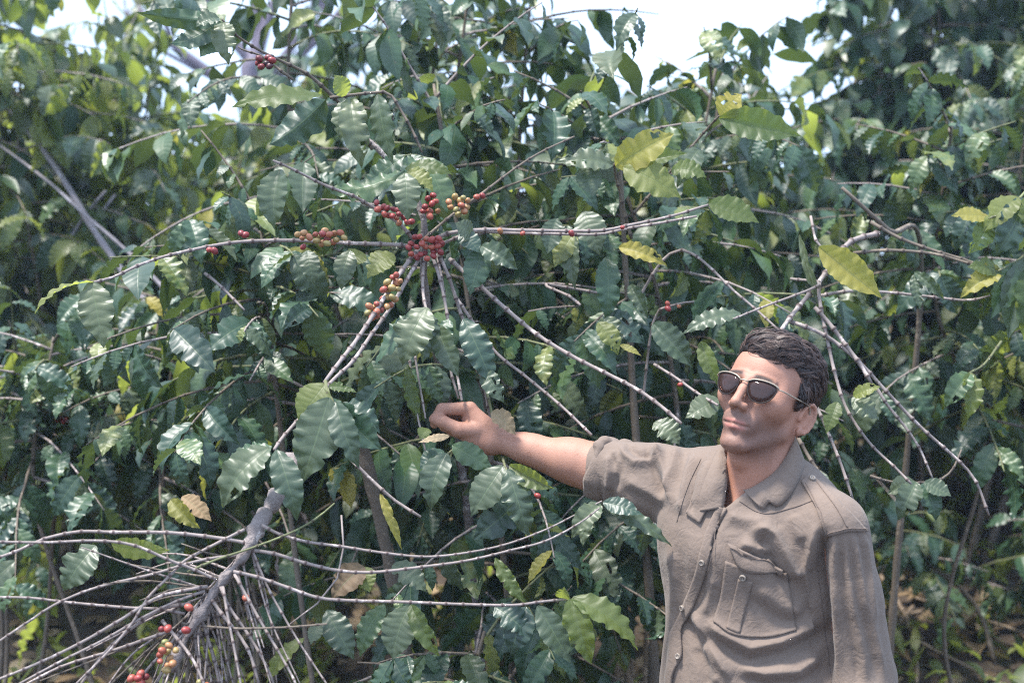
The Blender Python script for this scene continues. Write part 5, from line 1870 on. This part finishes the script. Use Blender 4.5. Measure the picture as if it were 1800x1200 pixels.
def hairline(x, y, z):
    """>0 where hair grows (head-local mm)"""
    ax_ = abs(x)
    f = z - np.interp(y, [-90, -70, -55, -40, -28, -14, 0, 20, 40, 70, 110], [64, 64, 62, 52, 24, -6, 2, 10, -38, -52, -56])
    if y > -26 and y < -8 and ax_ > 40: f = max(f, z + 12)
    if y < -36:
        f = min(f, z - float(np.interp(x, [-60, -40, -20, 0, 20, 38, 52, 60], [44, 58, 66, 66, 60, 50, 40, 26])))
    return f


def build_hair():
    # base cap: skull offset outward where hair grows
    lo = HC - np.array([0.16, 0.16, 0.12])
    Fd = Field(lo, HC + np.array([0.16, 0.16, 0.18]), 0.0028)

    def E(c, r, k=8, op='add'):
        Fd.ell(np.array(c) * mm * HSC, np.array(r) * mm * HSC, k * mm, op, HM)
    E((0, 20, 48), (80, 98, 79), 10)
    E((2, -16, 68), (66, 70, 48), 14)
    E((6, -46, 90), (50, 36, 28), 12)
    E((0, 62, -10), (62, 50, 48), 16)
    for s in (-1, 1): E((s * 66, -10, 18), (14, 22, 34), 10)
    Vc, Qc = Fd.mesh()
    Lc = (Vc - HM[:3, 3]) @ HM[:3, :3] / (mm * HSC)
    keep = np.array([hairline(*p) > -1 + 3 * mnoise.noise(Vector(tuple(p * 0.12))) for p in Lc])
    nrm = vnormals(Vc, Qc)
    edge = np.array([np.clip(hairline(*p) / 14, -0.6, 1) for p in Lc])
    dz = np.array([mnoise.noise(Vector((p[0] * 0.055, p[1] * 0.018, p[2] * 0.05))) for p in Lc])
    Vc = Vc + nrm * ((-0.0125 + 0.010 * edge + 0.004 * dz * np.clip(edge, 0, 1))[:, None])
    Qk = Qc[keep[Qc].all(1)]
    use = np.unique(Qk)
    mp = -np.ones(len(Vc), int)
    mp[use] = np.arange(len(use))
    cap_o = put('hair', mesh_np('hair', Vc[use], mp[Qk]), man, M['hair'])
    cap_o['label'] = 'short dark brown wavy hair combed back'
    # locks combed up and back over the cap: guides, each with a tuft of strands that draw together at the tip
    rng = random.Random(9)
    tree = BVHTree.FromPolygons([tuple(v) for v in Vc], [tuple(q) for q in Qc])
    Rm = HM[:3, :3]
    VV, FF, RN = [], [], []
    off = 0
    inv = lambda w: (np.array(w) - HM[:3, 3]) @ Rm / (mm * HSC)
    cen = hl(0, 10, 40)
    made = tries = 0
    while made < 1500 and tries < 14000:
        tries += 1
        u = rng.uniform(-0.75, 1)
        th = rng.uniform(0, 6.283)
        d = np.array([math.sqrt(1 - u * u) * math.cos(th), math.sqrt(1 - u * u) * math.sin(th), u])
        h = tree.ray_cast(Vector(cen + Rm @ d * 0.2), Vector(-(Rm @ d)))
        if h[0] is None: continue
        p = np.array(h[0])
        L = inv(p)
        if hairline(*L) < -2.5: continue
        made += 1
        top_ = L[2] > 58
        if top_:
            fl = np.array([0.65 + 0.35 * math.sin(L[1] * 0.07), 0.62, 0.25 if L[1] < -30 else -0.1])
        elif L[1] < 40:
            fl = np.array([0.0, 0.7, -0.65])
        else:
            fl = np.array([0.0, 0.25, -1.0])
        fl = fl + np.array([rng.gauss(0, .3), rng.gauss(0, .3), rng.gauss(0, .2)])
        ln = (rng.uniform(30, 60) if top_ else rng.uniform(15, 28)) * mm
        lift0 = rng.choice((0.5, 2.0, 4.0, 6.5, 9.0)) * rng.uniform(0.5, 1.2) if top_ else rng.choice((0.4, 1.2, 2.4, 4.0))
        wave, ph = rng.uniform(1.0, 3.6), rng.uniform(0, 6.28)
        n_ = 7
        q = p.copy()
        v = Rm @ (fl / np.linalg.norm(fl))
        gp = []
        for i in range(n_):
            t = i / (n_ - 1)
            r_ = tree.find_nearest(Vector(q))
            pc, nn = np.array(r_[0]), np.array(r_[1])
            if nn.dot(pc - cen) < 0: nn = -nn
            v = v - nn * nn.dot(v)
            v /= np.linalg.norm(v) + 1e-9
            sv_ = np.cross(nn, v)
            gp.append((pc + nn * (lift0 * math.sin(math.pi * min(1, t * 0.95)) + 0.6 * t) * mm + sv_ * wave * mm * math.sin(3.2 * t + ph), sv_, nn))
            q = pc + v * ln / (n_ - 1)
        if hairline(*inv(gp[-1][0])) < -7: continue
        wid = rng.uniform(1.2, 4.2) * mm
        tone = rng.random() ** 1.3
        for k in range(9):
            o1, o2 = rng.uniform(-1, 1) * wid, rng.uniform(-0.2, 0.9) * mm
            w = rng.uniform(0.22, 0.5) * mm
            RN += [0.55 * tone + 0.45 * rng.random() ** 1.5] * (n_ * 3)
            fray = rng.uniform(0, 1.0) ** 2 * 1.6
            for i, (c_, sv_, nn) in enumerate(gp):
                t = i / (n_ - 1)
                cc = c_ + sv_ * o1 * (1 - (0.75 - fray) * t) + nn * (o2 + fray * t * 1.2 * mm)
                ww = w * (1 - 0.7 * t ** 3)
                VV += [cc - sv_ * ww, cc + nn * ww, cc + sv_ * ww]
            for i in range(n_ - 1):
                a = off + i * 3
                FF += [(a, a + 1, a + 4, a + 3), (a + 1, a + 2, a + 5, a + 4)]
            off += n_ * 3
    lk = put('locks', mesh_np('locks', VV, FF, attrs={'rnd': RN}), cap_o, M['hair'])
    lk['kind'] = 'stuff'


build_hair()


# ------------------------------------------------------------------ sunglasses
def sunglasses():
    g = empty('sunglasses', tuple(hl(0, -104, 10)))
    tag(g, 'dark sunglasses with a pale metal browline worn by the man', 'sunglasses')
    fm = simple('frame_gold', (0.33, 0.28, 0.22), 0.45, metal=0.3)
    wm = simple('rim_wire', (0.03, 0.022, 0.02), 0.6, 0.2)
    m, nt, out = new_mat('lens_smoke')
    bs = N(nt, 'ShaderNodeBsdfPrincipled', Roughness=0.06)
    bs.inputs['Base Color'].default_value = (0.05, 0.028, 0.024, 1)
    tr = nt.nodes.new('ShaderNodeBsdfTransparent')
    tr.inputs[0].default_value = (0.46, 0.30, 0.25, 1)
    mx = nt.nodes.new('ShaderNodeMixShader')
    mx.inputs[0].default_value = 0.7
    nt.links.new(tr.outputs[0], mx.inputs[1])
    nt.links.new(bs.outputs[0], mx.inputs[2])
    nt.links.new(mx.outputs[0], out.inputs['Surface'])

    def yy(x): return -104 + 0.0042 * x * x
    for s in (-1, 1):
        # outline in (x, z): flat brow above, rounded drop below
        ol = [(9, 15), (16, 19.5), (26, 21.5), (38, 22), (49, 21), (57, 18), (58.5, 10), (56, 0), (50, -9), (41, -15), (31, -16.5), (21, -13.5), (14, -6), (10, 4)]
        ol3 = resample([(x, 0, z) for x, z in ol + ol[:1]], 2.0)
        W_ = [hl(s * x, yy(x) + 0.03 * (12 - z), z) for x, _, z in ol3]
        c_ = np.mean(W_, axis=0) + HM[:3, :3] @ np.array([0, -0.0015, 0])
        n = len(W_) - 1
        mid = [(c_ * 0.5 + np.array(w) * 0.5) + HM[:3, :3] @ np.array([0, -0.0009, 0]) for w in W_[:n]]
        V = [c_] + mid + W_[:n]
        V += [v + HM[:3, :3] @ np.array([0, 0.0016, 0]) for v in V]
        o = 2 * n + 1
        F = []
        for i in range(n):
            j = (i + 1) % n
            tri = [(0, 1 + i, 1 + j), (1 + i, 1 + n + i, 1 + n + j, 1 + j)]
            F += tri + [tuple(q + o for q in t[::-1]) for t in tri] + [(1 + n + i, 1 + n + i + o, 1 + n + j + o, 1 + n + j)]
        put('lens', mesh_np('lens', V, F), g, m)
        low = [w for (x, _, z), w in zip(ol3, W_)]
        Vr, Fr, _, _, _ = tube([tuple(w) for w in low], 0.0012, 0.0012, sides=6, step=0.003)
        put('rim', mesh_np('rim', Vr, Fr), g, wm)
        bl = [tuple(hl(s * x, yy(x) - 1.2, z + 0.8)) for x, z in ((7, 14.5), (16, 20), (27, 22), (39, 22.5), (50, 21.5), (59, 18.5), (62, 15))]
        Vr, Fr, _, _, _ = tube(bl, 0.0011, 0.0014, sides=8, step=0.004)
        put('browline', mesh_np('browline', Vr, Fr), g, fm)
        tp = [tuple(hl(*q)) for q in ((s * 61.5, yy(62) - 0.5, 15.5), (s * 68, -78, 15), (s * 75, -45, 13), (s * 79, -10, 12), (s * 80, 8, 11), (s * 79, 22, 0), (s * 77, 30, -14))]
        Vr, Fr, _, _, _ = tube(tp, 0.0013, 0.0012, sides=6, step=0.006)
        put('temple', mesh_np('temple', Vr, Fr), g, fm)
    br = [tuple(hl(x, yy(x) - 1.5 - (49 - x * x) * 0.03, 14.5 + (49 - x * x) * 0.03)) for x in (-7.5, -4, 0, 4, 7.5)]
    Vr, Fr, _, _, _ = tube(br, 0.0014, 0.0014, sides=7, step=0.003)
    put('bridge', mesh_np('bridge', Vr, Fr), g, fm)


sunglasses()

# ================================================================== bare tree far behind, upper left
def bare_tree():
    bx, by = -2.35, 13.0
    b = Vector((bx, by, gz(bx, by)))
    t = empty('bare_tree', b)
    tag(t, 'far leafless tree with pale lilac limbs against the sky at upper left', 'tree')
    rng = random.Random(4)
    bark = bark_material('bark_lilac', (0.20, 0.17, 0.22), (0.12, 0.10, 0.13), (0.1, 0.08, 0.1), 8)
    top = b + Vector((0.0, 0, 1.95))
    tube_obj('trunk', [b - Vector((0, 0, 0.2)), b + Vector((0.08, 0, 0.9)), b + Vector((-0.05, 0, 1.7)), top], 0.12, 0.09, bark, t, sides=10, step=0.15, jitter=0.08)

    def limb(p, d, L, r, lev, parent):
        pts = [p]
        q, v = p.copy(), d.normalized()
        for i in range(5):
            v = (v + Vector((rng.uniform(-.28, .28), rng.uniform(-.2, .2), rng.uniform(-.05, .22)))).normalized()
            q = q + v * L / 5
            pts.append(q.copy())
        o, _, _ = tube_obj('limb' if lev == 0 else 'twig', pts, r, r * 0.45, bark, parent, sides=6, step=0.12)
        if lev < 2:
            for k in range(4 if lev == 0 else 3):
                i = rng.randint(1, 5)
                dv = (pts[i] - pts[i - 1]).normalized() + Vector((rng.uniform(-1, 1), rng.uniform(-.5, .5), rng.uniform(-.2, .8)))
                limb(pts[i], dv, L * rng.uniform(0.5, 0.8), r * 0.5, lev + 1, o if lev == 0 else parent)
    for d in ((-0.75, 0.1, 1), (-0.25, 0, 1.2), (0.35, 0.1, 1.0), (0.9, 0, 0.8), (-1.2, 0, 0.7), (1.3, 0.1, 0.6)):
        limb(top - Vector((0, 0, rng.uniform(0, 0.5))), Vector(d), rng.uniform(1.3, 2.0), 0.06, 0, t)


bare_tree()


# ================================================================== loose poles, sticks and the dry brush
def pole(name, label, pts, r0, r1, mat, group=None, cat='stick', **kw):
    o, _, _ = tube_obj(name, pts, r0, r1, M[mat], None, sides=9, step=0.05, jitter=0.1, **kw)
    tag(o, label, cat, group)
    return o


pole('leaning_pole', 'pale bleached pole leaning in the shrubs at the left', [P(20, 195, 5.0), P(95, 290, 4.9), P(165, 405, 4.8), P(250, 525, 4.7), P(330, 640, 4.6), P(520, 1060, 4.4)], 0.010, 0.013, 'wood_bleached', cat='pole')
pole('leaning_pole', 'thinner grey pole crossing behind the bleached one at the left edge', [P(-30, 235, 5.0), P(60, 300, 4.9), P(130, 360, 4.8), P(330, 560, 4.6), P(600, 1020, 4.3)], 0.005, 0.007, 'wood_bleached', cat='pole')
pole('cut_stub', 'short pale cut stub rising to the right, nearer the leaning pole', [P(90, 470, 5.0), P(150, 378, 5.0), P(186, 335, 5.0)], 0.007, 0.006, 'wood_bleached', cat='stick')
pole('cut_stub', 'short pale cut stub rising to the right, farther from the leaning pole', [P(110, 480, 5.1), P(165, 392, 5.1), P(203, 342, 5.1)], 0.007, 0.006, 'wood_bleached', cat='stick')


def gpt(px, py, lift=0.02):
    """the spot of the slope seen at a pixel"""
    y = 3.4
    while y < 12:
        p = P(px, py, y)
        if p.z <= gz(p.x, p.y) + lift: return p
        y += 0.02
    return P(px, py, 5.4)


SG = 'dry sticks lying on the slope'
for lab, pts, r in (
    ('pale dry stick with a rough end right beside the hanging sleeve', [(1548, 1012), (1570, 1045), (1590, 1078), (1598, 1105)], 0.012),
    ('long dry stick lying level across the brush heap at the right', [(1600, 1078), (1660, 1068), (1720, 1064), (1785, 1063)], 0.009),
    ('dry stick slanting down to the left beside the sleeve', [(1605, 1065), (1580, 1095), (1556, 1125), (1530, 1160)], 0.009),
    ('thin dry stick running down below the brush heap', [(1600, 1085), (1606, 1120), (1612, 1160), (1610, 1230)], 0.007),
    ('dry stick slanting to the lower right from the brush heap', [(1610, 1050), (1680, 1072), (1750, 1095), (1820, 1118)], 0.007),
    ('short broken stick standing bent at the right', [(1745, 1020), (1752, 1040), (1756, 1070), (1756, 1100)], 0.009),
    ('pinkish peeled stick lying at the right edge', [(1690, 1006), (1710, 1003), (1732, 1010)], 0.011),
    ('grey stick sloping under the heap at the right', [(1600, 1118), (1660, 1150), (1720, 1180), (1780, 1210)], 0.008),
):
    pole('dry_stick', lab, [gpt(a, b, 0.03 + 0.05 * (r < 0.0085)) for a, b in pts], r * 0.8, r * 0.6, 'stick_dry', SG)
SG2 = 'dead stems under the raised sleeve'
for i, (lab, pts) in enumerate((
    ('dead brown stem leaning under the sleeve, leftmost of the thicket', [(1030, 900), (1050, 960), (1090, 1080), (1120, 1330)]),
    ('dead brown stem standing upright under the sleeve', [(1078, 890), (1080, 980), (1084, 1090), (1088, 1330)]),
    ('thin dead stem close to the shirt under the sleeve', [(1140, 890), (1142, 960), (1136, 1080), (1132, 1330)]),
    ('dead stem slanting across the thicket towards the shirt', [(1010, 990), (1070, 1020), (1130, 1045), (1200, 1075)]),
    ('dead twig crossing low behind the shirt', [(1020, 1000), (1080, 1035), (1140, 1062), (1200, 1100)]),
    ('dark dead stem in the middle of the thicket', [(1110, 880), (1104, 980), (1112, 1100), (1106, 1330)]),
)):
    pole('dead_stem', lab, ymix(pts, 4.1 + 0.05 * i, 4.1 + 0.05 * i), 0.006, 0.007, 'stick_dry', SG2)


# ================================================================== what covers the ground
def litter():
    rng = random.Random(12)
    Vs_, Fs_, uv_, rn_ = [], [], [], []
    off = 0
    for i in range(7000):
        y = 2.4 + 6.5 * rng.random()
        x = rng.uniform(-1.0, 1.0) * (0.45 * y + 0.6)
        p = Vector((x, y, gz(x, y) + rng.uniform(0.004, 0.035)))
        d = Vector((rng.uniform(-1, 1), rng.uniform(-1, 1), rng.uniform(-.25, .25)))
        n = Vector((rng.uniform(-.6, .6), rng.uniform(-.6, .6), 1))
        V, F, uv = LEAF_FAR[rng.randrange(len(LEAF_FAR))]
        m = np.array(leaf_frame(p, d, n, rng.uniform(0.08, 0.15)))
        Vs_.append(V @ m[:3, :3].T + m[:3, 3]); Fs_.append(F + off); uv_.append(uv); rn_.append(np.full(len(V), rng.random()))
        off += len(V)
    me = mesh_np('leaf_litter', np.concatenate(Vs_), np.concatenate(Fs_), uv=np.concatenate(uv_), attrs={'rnd': np.concatenate(rn_)})
    tag(put('leaf_litter', me, None, M['leaf_dry_m']), 'brown dead leaves covering the ground', 'leaf litter', kind='stuff')
    # low weeds
    Vs_, Fs_, uv_, rn_ = [], [], [], []
    off = 0
    for i in range(700):
        y = 3.2 + 5.5 * rng.random() ** 1.2
        x = rng.uniform(-1.0, 1.0) * (0.42 * y + 0.3)
        z = gz(x, y)
        k = rng.randint(5, 10)
        for j in range(k):
            a = rng.uniform(0, 6.28)
            d = Vector((math.cos(a), math.sin(a), rng.uniform(0.3, 1.6)))
            p = Vector((x + rng.uniform(-.05, .05), y + rng.uniform(-.05, .05), z + rng.uniform(0, 0.12)))
            V, F, uv = LEAF_FAR[rng.randrange(len(LEAF_FAR))]
            m = np.array(leaf_frame(p, d, Vector((0, 0, 1)), rng.uniform(0.06, 0.13), rng.uniform(0.4, 1.1)))
            Vs_.append(V @ m[:3, :3].T + m[:3, 3]); Fs_.append(F + off); uv_.append(uv); rn_.append(np.full(len(V), rng.random()))
            off += len(V)
    me = mesh_np('undergrowth', np.concatenate(Vs_), np.concatenate(Fs_), uv=np.concatenate(uv_), attrs={'rnd': np.concatenate(rn_)})
    tag(put('undergrowth', me, None, M['leaf_light_m']), 'low green weeds growing on the slope', 'weeds', kind='stuff')


litter()


# ================================================================== the bright damp air that pales the far rows
def haze():
    V = [(x, y, z) for x in (-420, 420) for y in (-20, 420) for z in (-1.5, 6.5)]
    F = [(0, 1, 3, 2), (4, 6, 7, 5), (0, 4, 5, 1), (2, 3, 7, 6), (0, 2, 6, 4), (1, 5, 7, 3)]
    me = mesh_np('haze', V, F, smooth=False)
    m, nt, out = new_mat('haze_air')
    v = nt.nodes.new('ShaderNodeVolumePrincipled')
    v.inputs['Color'].default_value = (0.60, 0.75, 1.0, 1)
    v.inputs['Density'].default_value = HAZE
    v.inputs['Anisotropy'].default_value = 0.2
    nt.links.new(v.outputs[0], out.inputs['Volume'])
    tag(put('haze', me, None, m), 'pale bluish haze in the air over the plantation', 'haze', kind='stuff')


HAZE = 0.0032
haze()
